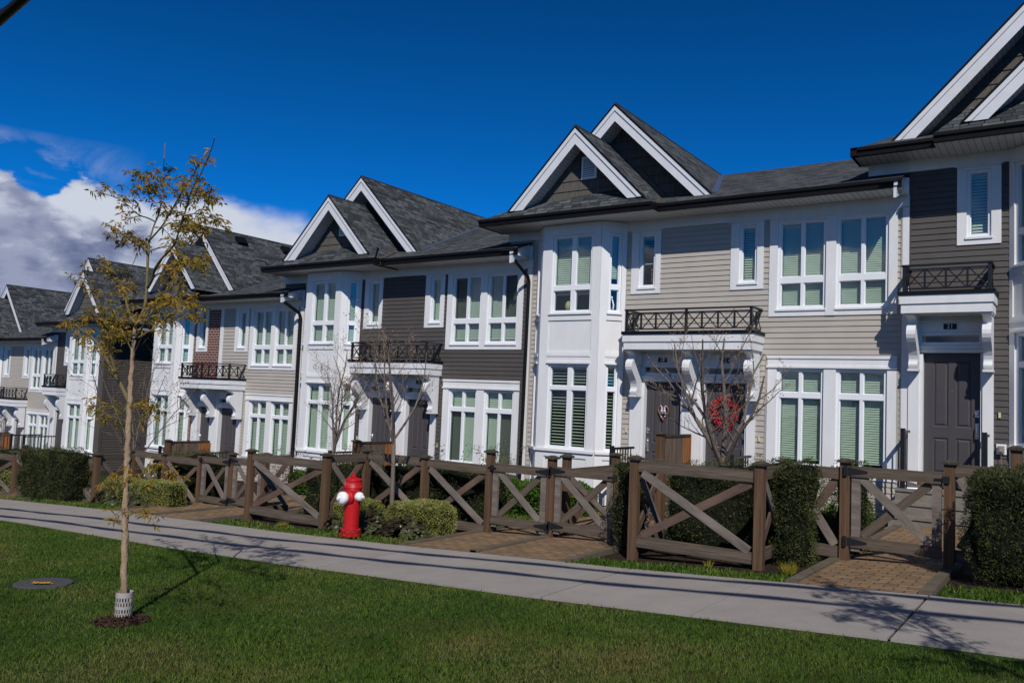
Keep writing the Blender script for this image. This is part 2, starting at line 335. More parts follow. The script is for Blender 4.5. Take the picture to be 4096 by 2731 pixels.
# ------------------------------------------------------------------ facade plane helper
class FP:
    """local frame on a wall: a along the wall, d inwards (into the house), z up"""
    def __init__(s, ox, oy, dx, dy): s.o = (ox, oy); l = math.hypot(dx, dy); s.d = (dx/l, dy/l)
    def __call__(s, a, d, z): return (s.o[0]+a*s.d[0]-d*s.d[1]*1.0, s.o[1]+a*s.d[1]+d*s.d[0], z)
FRONT = lambda y: (lambda a, d, z: (a, y+d, z))
def holes(a0, a1, z0, z1, hs):
    zs = sorted({z0, z1, *[min(max(h[2], z0), z1) for h in hs], *[min(max(h[3], z0), z1) for h in hs]})
    out = []
    for i in range(len(zs)-1):
        zb, zt = zs[i], zs[i+1]
        if zt-zb < 1e-4: continue
        zm = (zb+zt)/2; cuts = sorted([(max(h[0], a0), min(h[1], a1)) for h in hs if h[2] < zm < h[3] and h[1] > a0 and h[0] < a1])
        x = a0
        for c0, c1 in cuts:
            if c0 > x+1e-4: out.append((x, c0, zb, zt))
            x = max(x, c1)
        if x < a1-1e-4: out.append((x, a1, zb, zt))
    return out
def siding(mb, fp, a0, a1, z0, z1, hs=(), ex=.0975, zr=0.0, lip=.014):
    for (p, q, zb, zt) in holes(a0, a1, z0, z1, hs):
        k = math.floor((zb-zr)/ex)
        while zr+k*ex < zt-1e-5:
            c0 = zr+k*ex; c1 = c0+ex; b = max(c0, zb); t = min(c1, zt)
            db = -lip*(c1-b)/ex; dt = -lip*(c1-t)/ex
            mb.q([fp(p, db, b), fp(q, db, b), fp(q, dt, t), fp(p, dt, t)])
            if b == c0: mb.q([fp(p, 0, b), fp(q, 0, b), fp(q, db, b), fp(p, db, b)])
            k += 1
def panel(mb, fp, a0, a1, z0, z1, hs=(), d0=0.0, d1=.06):
    for (p, q, zb, zt) in holes(a0, a1, z0, z1, hs): mb.box(p, q, d0, d1, zb, zt, fp=fp)
# ------------------------------------------------------------------ windows
def window(root, T, fp, a0, a1, z0, z1, mull=(), bars=(), blind=.045, tilt=.8, cut=0.0, fw=.05, name='window', depth=0.012, glassd=.06, screen=None, room=True):
    """vinyl frame with mullions/transoms, glass and blind as sub-parts"""
    w = MB(T)
    for b in ((a0, a1, z0, z0+fw), (a0, a1, z1-fw*.8, z1), (a0, a0+fw, z0+fw, z1-fw*.8), (a1-fw, a1, z0+fw, z1-fw*.8)):
        w.box(b[0], b[1], depth, .10, b[2], b[3], fp=fp)
    zi = [z0+fw]; e = .003
    for (b0, b1) in bars:
        w.box(a0+fw, a1-fw, depth+e, .10, b0, b1, fp=fp); zi += [b0, b1]
    zi.append(z1-fw*.8)
    for i in range(0, len(zi), 2):
        zb, zt = zi[i], zi[i+1]
        for mi_, mm in enumerate(mull):
            m0, m1 = mm
            w.box(m0, m1, depth+2*e, .10, zb, zt, fp=fp)
        xs = [a0+fw] + [v for mm in mull for v in mm] + [a1-fw]
        for j in range(0, len(xs), 2):      # inner sash ring
            if xs[j+1]-xs[j] < .09: continue
            r_ = .014
            for b in ((xs[j], xs[j+1], zb, zb+r_), (xs[j], xs[j+1], zt-r_, zt), (xs[j], xs[j]+r_, zb+r_, zt-r_), (xs[j+1]-r_, xs[j+1], zb+r_, zt-r_)):
                w.box(b[0], b[1], .04, .095, b[2], b[3], fp=fp)
    wo_ = w.build(name, M['vinyl'], root)
    g = MB(T); g.q([fp(a0+fw, glassd, z0+fw), fp(a1-fw, glassd, z0+fw), fp(a1-fw, glassd, z1-fw*.8), fp(a0+fw, glassd, z1-fw*.8)])
    g.build('glass', M['glass'], wo_)
    if screen:
        for (s0, s1, s2, s3) in screen:
            sc = MB(T); sc.q([fp(s0, glassd-.012, s2), fp(s1, glassd-.012, s2), fp(s1, glassd-.012, s3), fp(s0, glassd-.012, s3)]); sc.build('insect_screen', M['screenmesh'], wo_)
    if blind:
        b = MB(T); dd = .13; z = z1-fw*.8-.02; zb = z0+fw+cut*(z1-z0)
        b.box(a0+fw+.01, a1-fw-.01, dd-.02, dd+.03, z-.03, z+.02, fp=fp)
        hw = .025; c, s_ = math.cos(tilt)*hw, math.sin(tilt)*hw
        z -= .05
        while z > zb:
            b.q([fp(a0+fw+.012, dd-c, z-s_), fp(a1-fw-.012, dd-c, z-s_), fp(a1-fw-.012, dd+c, z+s_), fp(a0+fw+.012, dd+c, z+s_)])
            z -= blind
        b.box(a0+fw+.012, a1-fw-.012, dd-.02, dd+.02, max(zb-.015, z0+.03), max(zb-.015, z0+.03)+.02, fp=fp)
        b.build('blind', M['blind'], wo_)
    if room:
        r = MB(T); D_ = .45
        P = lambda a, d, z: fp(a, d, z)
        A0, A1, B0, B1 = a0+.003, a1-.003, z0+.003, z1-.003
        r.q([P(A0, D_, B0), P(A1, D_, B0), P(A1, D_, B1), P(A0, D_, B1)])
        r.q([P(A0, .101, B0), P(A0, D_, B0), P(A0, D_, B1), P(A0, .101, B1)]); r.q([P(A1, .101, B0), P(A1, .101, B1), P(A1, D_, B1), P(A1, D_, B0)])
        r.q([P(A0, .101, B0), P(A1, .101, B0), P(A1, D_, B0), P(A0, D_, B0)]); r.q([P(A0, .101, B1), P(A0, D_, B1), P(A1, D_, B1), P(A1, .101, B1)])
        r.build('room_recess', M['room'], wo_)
    return wo_
def screenmat():
    m = bpy.data.materials.new('insect_screen_mesh'); m.use_nodes = True; t = m.node_tree; t.nodes.clear()
    o = t.nodes.new('ShaderNodeOutputMaterial'); d = t.nodes.new('ShaderNodeBsdfDiffuse'); d.inputs[0].default_value = (.03, .03, .032, 1)
    tr = t.nodes.new('ShaderNodeBsdfTransparent'); mx = t.nodes.new('ShaderNodeMixShader'); mx.inputs[0].default_value = .52
    t.links.new(tr.outputs[0], mx.inputs[1]); t.links.new(d.outputs[0], mx.inputs[2]); t.links.new(mx.outputs[0], o.inputs[0]); return m
M['screenmesh'] = screenmat()
# ------------------------------------------------------------------ townhouses
YW, YB = 14.6, 14.225            # wall face, bay face
def pl(kx, ky):
    def f(x):
        if x <= kx[0]: return ky[0]+(x-kx[0])*(ky[1]-ky[0])/(kx[1]-kx[0])
        if x >= kx[-1]: return ky[-1]+(x-kx[-1])*(ky[-1]-ky[-2])/(kx[-1]-kx[-2])
        return float(np.interp(x, kx, ky))
    return f
def casing(mb, fp, outer, opens, d0=-.024, d1=.02, cross=None):
    a0, a1, z0, z1 = outer
    for (p, q, zb, zt) in holes(a0, a1, z0, z1, opens): mb.box(p, q, d0, d1, zb, zt, fp=fp)
def narrow_window(root, T, c0, c1, z0, f0, f1, st):
    fp = FRONT(YW); cs = MB(T)
    casing(cs, fp, (c0, c1, z0, 3.40), [(f0, f1, z0+.12, 3.36)])
    cs.box(f0-.02, f1+.02, -.045, .0, z0+.085, z0+.118, fp=fp)                # sill nosing
    cs.box(c0, c1, -.032, .02, 3.403, 3.425, fp=fp)
    cs.build('window_casing', M['white'], root)
    window(root, T, fp, f0, f1, z0+.12, 3.36, blind=st.get('b', .045), tilt=st.get('t', 1.0), cut=st.get('cut', 0), fw=.045)
def bay(root, T, xa, xb, st, zbase, left=True):
    """canted bay: front face xa..xb at YB, chamfers back to the wall"""
    dpt = YW-YB; ch = math.hypot(dpt, dpt)
    faces = [('f', FP(xa, YB, 1, 0), xb-xa, (.21, xb-xa-.19)), ('r', FP(xb, YB, 1, 1), ch, (ch*.335, ch*.81))]
    if left: faces.append(('l', FP(xa-dpt, YW, 1, -1), ch, (ch*.19, ch*.665)))
    wb = MB(T); tr = MB(T)
    for nm, fp, L, (f0, f1) in faces:
        up = (f0, f1, 1.80, 3.383); lo = (f0, f1, -.93, .76)
        panel(wb, fp, 0, L, zbase, 3.62, [up, lo], 0, .05)
        # raised boards round recessed panels
        pr = [up, lo, (f0-.035, f1+.035, 1.012, 1.65), (f0-.02, f1+.02, zbase+.12, -1.09)]
        for (p, q, zb, zt) in holes(.0, L, zbase, 3.615, pr): tr.box(p, q, -.022, -.001, zb, zt, fp=fp)
        tr.box(f0-.035, f1+.035, -.05, -.022, .775, .812, fp=fp)     # window head trim
        tr.box(f0-.035, f1+.035, -.034, -.022, .92, .97, fp=fp)
        tr.box(f0-.03, f1+.03, -.05, -.022, 1.765, 1.798, fp=fp)     # upper sill
        tr.box(f0-.03, f1+.03, -.04, -.022, 3.386, 3.41, fp=fp)
        s_ = .012 if nm == 'f' else 0
        tr.box(-.0, L, -.060, -.022, -.985, -.935, fp=fp)            # water table sill
        mul = []
        if nm == 'f': c = (f0+f1)/2+.03; mul = [(c-.05, c+.05)]
        wu = dict(st.get('up', {})); wl_ = dict(st.get('lo', {}))
        window(root, T, fp, f0, f1, 1.80, 3.383, mul, [(2.262, 2.362)], blind=wu.get('b', .045), tilt=wu.get('t', .9), cut=wu.get('cut', 0) if nm == 'f' or wu.get('cutall') else wu.get('cutr', 0), fw=.045)
        window(root, T, fp, f0, f1, -.93, .76, mul, [(.248, .327)], blind=wl_.get('b', .045), tilt=wl_.get('t', .9), fw=.045)
    wb.build('bay_wall', M['white'], root); tr.build('bay_trim', M['white'], root)
def double_upper(root, T, st):
    fp = FRONT(YW); cs = MB(T)
    A = (-4.53, -3.695); B = (-3.533, -2.698)
    casing(cs, fp, (-4.672, -2.562, 1.675, 3.40), [(A[0], A[1], 1.80, 3.365), (B[0], B[1], 1.80, 3.365)])
    for f in (A, B): cs.box(f[0]-.015, f[1]+.01, -.046, 0, 1.766, 1.798, fp=fp)
    cs.box(A[1], B[0], -.03, -.024, 1.675, 3.40, fp=fp); cs.box(-4.672, -2.562, -.036, .02, 3.403, 3.425, fp=fp)
    cs.build('window_casing', M['white'], root)
    for i, f in enumerate((A, B)):
        c = -4.102 if i == 0 else -3.108
        scr = []
        if st.get('screen'): scr = [(f[0]+.04, c-.02, 2.37, 3.33)] if i == 0 else [(c+.02, f[1]-.04, 2.37, 3.33)]
        window(root, T, fp, f[0], f[1], 1.80, 3.365, [(c-.027, c+.027)], [(2.262, 2.372)], blind=st.get('b', .045), tilt=st.get('t', 1.05), cut=st.get('cut', 0), screen=scr)
def double_ground(root, T, st, zb=-1.66):
    fp = FRONT(YW); cs = MB(T)
    A = (-4.506, -3.704); B = (-3.506, -2.704)
    casing(cs, fp, (-4.665, -2.562, -1.055, .765), [(A[0], A[1], -.93, .755), (B[0], B[1], -.93, .755)])
    cs.box(A[1], B[0], -.03, -.024, -.93, .765, fp=fp)
    cs.box(-4.68, -2.55, -.05, .02, .768, .805, fp=fp); cs.box(-4.668, -2.56, -.03, .02, .806, .928, fp=fp); cs.box(-4.672, -2.556, -.048, .02, .93, .98, fp=fp)
    cs.box(-4.67, -2.556, -.05, .02, -.985, -.935, fp=fp)
    cs.build('window_casing', M['white'], root)
    for i, f in enumerate((A, B)):
        c = -4.104 if i == 0 else -3.104
        scr = []
        if st.get('screen'): scr = [(f[0]+.04, c-.02, -.88, .25)] if i == 0 else [(c+.02, f[1]-.04, -.88, .25)]
        window(root, T, fp, f[0], f[1], -.93, .755, [(c-.026, c+.026)], [(.25, .345)], blind=st.get('b', .045), tilt=st.get('t', 1.05), cut=st.get('cut', .0) , screen=scr)
BRK = [(14.56, 1.05), (14.08, 1.05), (14.08, 1.02), (14.12, 1.005), (14.20, .985), (14.255, .945), (14.28, .90), (14.265, .885), (14.20, .875), (14.15, .84), (14.125, .79), (14.12, .73), (14.14, .67), (14.185, .61), (14.25, .545), (14.31, .48), (14.355, .41), (14.375, .35), (14.37, .315), (14.345, .29), (14.335, .26), (14.345, .225), (14.375, .20), (14.56, .20)]
def brackets(root, T, xs, dz=0):
    for (x0, x1) in xs:
        b = MB(T); b.prism([(y, z+dz) for y, z in BRK], x0, x1); b.box(x0-.01, x1+.01, 14.33, 14.56, .165+dz, .197+dz)
        b.box(x0-.015, x1+.015, 14.07, 14.56, 1.022+dz, 1.049+dz)
        b.build('bracket', M['white'], root)
def canopy(root, T, x0, x1, nx, dz=0, yc=14.02):
    c = MB(T)
    c.box(x0+.02, x1-.02, yc+.022, YW, 1.05+dz, 1.192+dz); c.box(x0, x1, yc, YW, 1.194+dz, 1.33+dz)
    co = c.build('canopy', M['white'], root)
    f = MB(T); f.box(x0-.02, x1+.02, yc-.02, YW, 1.332+dz, 1.388+dz); f.build('canopy_flashing', M['gutter'], co)
    r = MB(T); yr = yc+.05; z0, z1 = 1.435+dz, 1.735+dz; a, b = x0+.06, x1-.06
    r.box(a-.04, b+.04, yr-.035, yr+.035, 1.785+dz, 1.812+dz)
    for X in (a, b): r.box(X-.035, X+.035, yr+.036, YW-.02, 1.785+dz, 1.812+dz)
    for z in (z0, z1): r.box(a, b, yr-.012, yr+.012, z-.012, z+.012)
    st = (b-a)/nx
    for i in range(nx+1):
        X = a+i*st; big = i in (0, nx) or (nx == 8 and i == 4)
        w = .022 if big else .015
        r.box(X-w, X+w, yr-w-.001, yr+w+.001, 1.388+dz if big else z0+.013, 1.786+dz if big else z1-.013)
    for i in range(nx):
        p, q = a+i*st+.015, a+(i+1)*st-.015
        r.bar((p, yr, z0), (q, yr, z1), .012, .018); r.bar((p, yr+.006, z1), (q, yr+.006, z0), .012, .018)
    for X in (a, b):
        for z in (z0, z1): r.box(X-.011, X+.011, yr+.02, YW-.03, z-.011, z+.011)
        ym = (yr+YW)/2; r.box(X-.013, X+.013, ym-.013, ym+.013, z0, z1)
        for (y0, y1) in ((yr+.02, ym), (ym, YW-.03)):
            r.bar((X, y0, z0), (X, y1, z1), .012, .018); r.bar((X+.006, y0, z1), (X+.006, y1, z0), .012, .018)
    r.build('balcony_railing', M['rail'], root)
def text_mesh(txt, size, fp, a, z, d, T, parent, mt, name='house_number', extr=.003):
    cu_ = bpy.data.curves.new('t', 'FONT'); cu_.body = txt; cu_.size = size; cu_.align_x = 'CENTER'; cu_.align_y = 'CENTER'; cu_.extrude = extr; cu_.resolution_u = 3
    o = bpy.data.objects.new('t', cu_); C.objects.link(o); bpy.context.view_layer.update()
    me = o.to_mesh(); mb = MB(T)
    for p in me.polygons:
        mb.q([fp(a+me.vertices[i].co.x, d-me.vertices[i].co.z, z+me.vertices[i].co.y) for i in p.vertices])
    o.to_mesh_clear(); bpy.data.objects.remove(o); bpy.data.curves.remove(cu_)
    return mb.build(name, mt, parent)
def doorway(root, T, dx0, dx1, num, dz=0, hinge='r', zb=-1.66, ex=None):
    """recessed panel door, transom window, number plate; head at .473+dz"""
    fp = FRONT(YW); yd = .10
    j = MB(T)                                                           # jambs and head boards
    j.box(dx0-.055, dx0, -.015, yd+.05, zb+dz, .46+dz, fp=fp); j.box(dx1, dx1+.03, -.015, yd+.05, zb+dz, .46+dz, fp=fp)
    x0, x1 = dx0-.07, dx1+.03
    j.box(x0, x1, -.018, yd+.05, .473+dz, .535+dz, fp=fp); j.box(x0-.012, x1+.0, -.045, yd+.05, .537+dz, .575+dz, fp=fp); j.box(x0, x1, -.02, yd+.05, .577+dz, .592+dz, fp=fp)
    j.box(x0, x1, -.005, .05, .80+dz, .955+dz, fp=fp); j.box(x0, x1, -.03, .05, .957+dz, .985+dz, fp=fp); j.box(x0, x1, -.0, .05, .987+dz, 1.05+dz, fp=fp)
    j.box(x0, x1, -.012, .05, .785+dz, .798+dz, fp=fp)
    j.build('door_surround', M['white'], root)
    window(root, T, fp, x0+.01, x1-.005, .595+dz, .782+dz, blind=0, fw=.035, name='transom_window', depth=-.008, glassd=.03)
    d = MB(T); z0, z1 = zb+dz+.01, .473+dz; w = dx1-dx0
    pw = (w-.42)/2+.03; P = []
    for cx in (dx0+.13+pw/2, dx1-.13-pw/2):
        P += [(cx-pw/2, cx+pw/2, z0+.95, z1-.13), (cx-pw/2, cx+pw/2, z0+.22, z0+.78)]
    for (p, q, zb_, zt_) in holes(dx0, dx1, z0, z1, P): d.q([fp(p, yd, zb_), fp(q, yd, zb_), fp(q, yd, zt_), fp(p, yd, zt_)])
    for (p, q, a_, b_) in P:                                            # recessed moulding, raised field
        i, k = .022, .018; m2 = .05
        def ring(r0, d0, r1, d1):
            A = [(p+r0, a_+r0), (q-r0, a_+r0), (q-r0, b_-r0), (p+r0, b_-r0)]; B = [(p+r1, a_+r1), (q-r1, a_+r1), (q-r1, b_-r1), (p+r1, b_-r1)]
            for n in range(4):
                m_ = (n+1) % 4
                d.q([fp(A[n][0], d0, A[n][1]), fp(A[m_][0], d0, A[m_][1]), fp(B[m_][0], d1, B[m_][1]), fp(B[n][0], d1, B[n][1])])
        ring(0, yd, i, yd+k); ring(i, yd+k, m2, yd+.002)
        d.q([fp(p+m2, yd+.002, a_+m2), fp(q-m2, yd+.002, a_+m2), fp(q-m2, yd+.002, b_-m2), fp(p+m2, yd+.002, b_-m2)])
    do = d.build('door', M['door'], root)
    hx = dx0+.055 if hinge == 'r' else dx1-.055
    h = MB(T); zz = zb+dz
    h.box(hx-.03, hx+.03, yd-.012, yd, zz+1.13, zz+1.24, fp=fp); h.lathe([(.028, 0), (.03, .02), (.02, .03)], fp(hx, yd-.012, zz+1.19), 14, axis=(0, -1, 0))
    h.box(hx-.024, hx+.024, yd-.012, yd, zz+.80, zz+1.04, fp=fp)
    h.tube([fp(hx, yd-.012, zz+1.0), fp(hx, yd-.055, zz+.985), fp(hx, yd-.065, zz+.9), fp(hx, yd-.055, zz+.80), fp(hx, yd-.012, zz+.785)], .009, 8)
    h.build('door_handle', M['steel'], do)
    if dz: 
        pe = MB(T); pe.lathe([(.012, 0), (.008, .008)], fp((dx0+dx1)/2, yd, zz+1.53), 10, axis=(0, -1, 0)); pe.build('door_viewer', M['steel'], do)
    if num:
        pb = MB(T); c = (dx0+dx1)/2-.02; pb.box(c-.093, c+.093, -.014, -.005, .842+dz, .932+dz, fp=fp); po = pb.build('number_plate', M['plate'], root)
        if len(num) > 1: text_mesh(num, .095, fp, c, .887+dz, -.016, T, po, M['digits'], extr=.002)
def gable(root, T, ax, az, hw, rise, yr, yw, yback, wallmat, ze=None, xr_end=None, vent=None, zwall=None, name='gable'):
    """projecting gable roof: apex ax,az; rakes at yr; shake wall at yw"""
    sl = rise/hw; L = math.hypot(hw, rise); zb = az-rise
    nx_, nz_ = rise/L, hw/L                                            # outward normal of right slope
    r = MB(T); th = .035
    for sgn in (1, -1):
        ex = hw if not (sgn == 1 and xr_end) else xr_end-ax
        exz = az-ex*sl
        P = [(ax, yr-.03, az), (ax+sgn*ex, yr-.03, exz), (ax+sgn*ex, yback, exz), (ax, yback, az)]
        if sgn == 1 and xr_end:                                        # clip along the hip to the eave corner
            P = [(ax, yr-.03, az), (ax+hw+.02, yr-.03, az-(hw+.02)*sl), (xr_end, 13.74, exz), (xr_end, yback, exz), (ax, yback, az)]
        LL = math.hypot(1, sl)
        uv = [(p[1], -(abs(p[0]-ax))*LL) for p in P]
        if sgn < 0: P = P[::-1]; uv = uv[::-1]
        r.q(P, uv)
        # underside + front edge
        o = (-sgn*nx_*th, 0, -nz_*th)
        Q = [(p[0]+o[0], p[1], p[2]+o[2]) for p in P]; r.q(Q[::-1], uv[::-1])
        e = [(ax, yr-.03, az), (ax+sgn*hw, yr-.03, zb)]
        r.q([e[0], e[1], (e[1][0], e[1][1], e[1][2]-.04), (e[0][0], e[0][1], e[0][2]-.04)], m=1)
    # ridge cap
    n0 = len(r.uv); r.bar((ax, yr-.035, az-.012), (ax, yback, az-.012), .055, .045)
    for i in range(n0, len(r.uv)): r.uv[i] = [(.33, .05)]*4
    r.build('roof', [M['roof'], M['gutter']], root)
    bd = MB(T)
    def board(s0, s1, y0, y1):                                          # band at vertical offsets s0..s1 under the roof line
        for sgn in (1, -1):
            A = [(ax, az-s0), (ax+sgn*hw, zb-s0+.0), (ax+sgn*(hw-s1/sl*1.0+s0/sl*1.0), zb-s0), (ax, az-s1)]
            A = [(ax, az-s0), (ax+sgn*(hw-s0/sl), zb), (ax+sgn*(hw-s1/sl), zb), (ax, az-s1)]
            f = [(x, y0, z) for x, z in A]; k = [(x, y1, z) for x, z in A]
            bd.q(f if sgn > 0 else f[::-1]); bd.q(k[::-1] if sgn > 0 else k)
            for i in range(4):
                j = (i+1) % 4; bd.q([f[i], f[j], k[j], k[i]])
    board(.055, .15, yr-.022, yr+.03); board(.151, .375, yr, yr+.03)
    bd.build('rake_board', M['rake'], root)
    so_ = MB(T)
    for sgn in (1, -1):
        A = [(ax, az-.31), (ax+sgn*(hw-.31/sl), zb)]
        P = [(A[0][0], yr+.03, A[0][1]), (A[1][0], yr+.03, A[1][1]), (A[1][0], yw+.02, A[1][1]), (A[0][0], yw+.02, A[0][1])]
        so_.q(P if sgn < 0 else P[::-1], [(0, 0), (L, 0), (L, .4), (0, .4)])
    so_.build('rake_soffit', M['sofft'], root)
    wl2 = MB(T); ex = .205; z = zwall if zwall is not None else zb-.3; zr = z
    while z < az-.3:
        z1 = min(z+ex, az-.29); xa_ = max((az-.29-z)/sl, 0); xb_ = max((az-.29-z1)/sl, 0)
        wl2.q([(ax-xa_, yw-.016, z), (ax+xa_, yw-.016, z), (ax+xb_, yw, z1), (ax-xb_, yw, z1)]); wl2.q([(ax-xa_, yw, z), (ax+xa_, yw, z), (ax+xa_, yw-.016, z), (ax-xa_, yw-.016, z)])
        z = z1
        if z1 >= az-.291: break
    wl2.build('gable_wall', wallmat, root)
    if vent:
        v0, v1, zz0, zz1 = vent; v = MB(T)
        for b in ((v0, v1, zz0, zz0+.045), (v0, v1, zz1-.04, zz1), (v0, v0+.04, zz0+.045, zz1-.04), (v1-.04, v1, zz0+.045, zz1-.04)): v.box(b[0], b[1], yw-.045, yw, b[2], b[3])
        z = zz0+.06
        while z < zz1-.06: v.q([(v0+.04, yw-.035, z), (v1-.04, yw-.035, z), (v1-.04, yw-.012, z+.04), (v0+.04, yw-.012, z+.04)]); z += .042
        vo = v.build('gable_vent', M['vinyl'], root)
        k = MB(T); k.q([(v0+.02, yw-.011, zz0+.02), (v1-.02, yw-.011, zz0+.02), (v1-.02, yw-.011, zz1-.02), (v0+.02, yw-.011, zz1-.02)]); k.build('vent_opening', M['room'], vo)
def gprof(yo, ze): return [(yo, ze), (yo, ze-.05), (yo+.03, ze-.075), (yo+.035, ze-.14), (yo+.12, ze-.14), (yo+.12, ze)]
def gutter_x(mb, x0, x1, yo, ze): mb.prism(gprof(yo, ze), x0, x1)
def eaves(root, T, g, s=3.615):
    """main roof, bay skirt, gutters, soffits. g: xl wall overhang, xg0/xg1 bay gutter, xr right end, ze, ridge"""
    ze = s+.155; xl, xg0, xg1, xr = g['xl'], g['xg0'], g['xg1'], g['xr']; yr_, pit = 20.9, g.get('pitch', .355); zr = ze+pit*(yr_-13.97)
    sides = g.get('flip')
    r = MB(T); LL = math.hypot(1, pit)
    m0, m1 = (xg1, xr) if not sides else (xl, xg0)
    X0, X1 = (xl+.1, xr) if not sides else (xl, xr)
    r.q([(X0, 14.05, ze+.03), (X1, 14.05, ze+.03), (X1, yr_, zr), (X0, yr_, zr)], [(X0, 0), (X1, 0), (X1, 6.93*LL), (X0, 6.93*LL)])
    r.q([(m0, 13.96, ze), (m1, 13.96, ze), (m1, 14.05, ze+.032), (m0, 14.05, ze+.032)], [(m0, -.1), (m1, -.1), (m1, 0), (m0, 0)])
    r.q([(X0, yr_, zr), (X1, yr_, zr), (X1, 27.8, ze), (X0, 27.8, ze)], [(X0, 0), (X1, 0), (X1, 6), (X0, 6)])
    # front skirt of the bay (hip pent roof)
    yk, zk = 14.27, ze+.50; s2 = math.sqrt(2)
    la, ra = g['la'], g['ra']                                          # skirt top corners (x)
    r.q([(xg0, 13.74, ze), (xg1, 13.74, ze), (ra, yk, zk), (la, yk, zk-.14 if not sides else zk)], [(xg0, 0), (xg1, 0), (ra, .73), (la, .73)])
    if not sides:
        r.q([(xg0, 13.74, ze), (la, yk, zk-.14), (la+.1, 17.5, zk-.1), (xg0, 17.5, ze)], [(0, 0), (.6, .7), (4, .7), (4, 0)])
    else:
        r.q([(xg0, 13.74, ze), (la, yk, zk), (la, 15.3, zk), (xg0, 15.0, ze)], [(0, 0), (.5, .5), (1.4, .5), (1.4, 0)])
        if g.get('rightret'): r.q([(xg1, 13.74, ze), (xg1, 20, ze), (ra, 20, zk), (ra, yk, zk)], [(0, 0), (6, 0), (6, .5), (.4, .5)])
    r.build('roof', M['roof'], root)
    gt = MB(T)
    gutter_x(gt, xg0, xg1, 13.70, ze+.0); gutter_x(gt, m0-(.0 if not sides else .1), m1, 13.93, ze)
    if not sides:
        gt.box(xg1-.12, xg1, 13.82, 13.93, ze-.14, ze); gt.box(xg0, xg0+.10, 13.82, YW, ze-.14, ze)
    else:
        gt.box(xg0, xg0+.12, 13.82, 13.93, ze-.14, ze); gt.box(xl-.1, xl, 13.93, YW, ze-.14, ze)
        if g.get('rightret'): gt.box(xg1-.1, xg1, 13.82, 20, ze-.14, ze)
    gt.build('gutter', M['gutter'], root)
    sf = MB(T)
    def sof(x0, x1, y0, y1): sf.q([(x0, y0, s+.012), (x0, y1, s+.012), (x1, y1, s+.012), (x1, y0, s+.012)], [(x0, y0), (x0, y1), (x1, y1), (x1, y0)])
    if not sides: sof(xg0+.09, xg1-.0, 13.8, YW+.02); sof(xg1, xr, 14.03, YW+.02)
    else: sof(xl-.05, xg0, 14.03, YW+.02); sof(xg0, xg1, 13.8, YW+.02)
    sf.build('soffit', M['sofft'], root)
def fin(root, T, x, s=3.025):
    """white returned rake board closing the eave at the step between two houses"""
    f = MB(T); f.prism([(13.93, s-.17), (13.93, s+.055), (YW-.03, s+.29), (YW-.03, s+.065)], x-.02, x+.02)
    f.prism([(13.905, s+.02), (13.905, s+.085), (YW-.035, s+.325), (YW-.035, s+.26)], x-.01, x+.035)
    f.box(x-.12, x+.10, YW-.028, YW+.03, s-.02, s+.30)
    f.build('eave_return_board', M['rake'], root)
    g = MB(T); g.prism([(13.88, s+.087), (13.88, s+.105), (YW-.035, s+.352), (YW-.035, s+.327)], x-.2, x+.05); g.build('eave_shingle_edge', M['roof'], root)
def seams(mb, x0, x1): pass

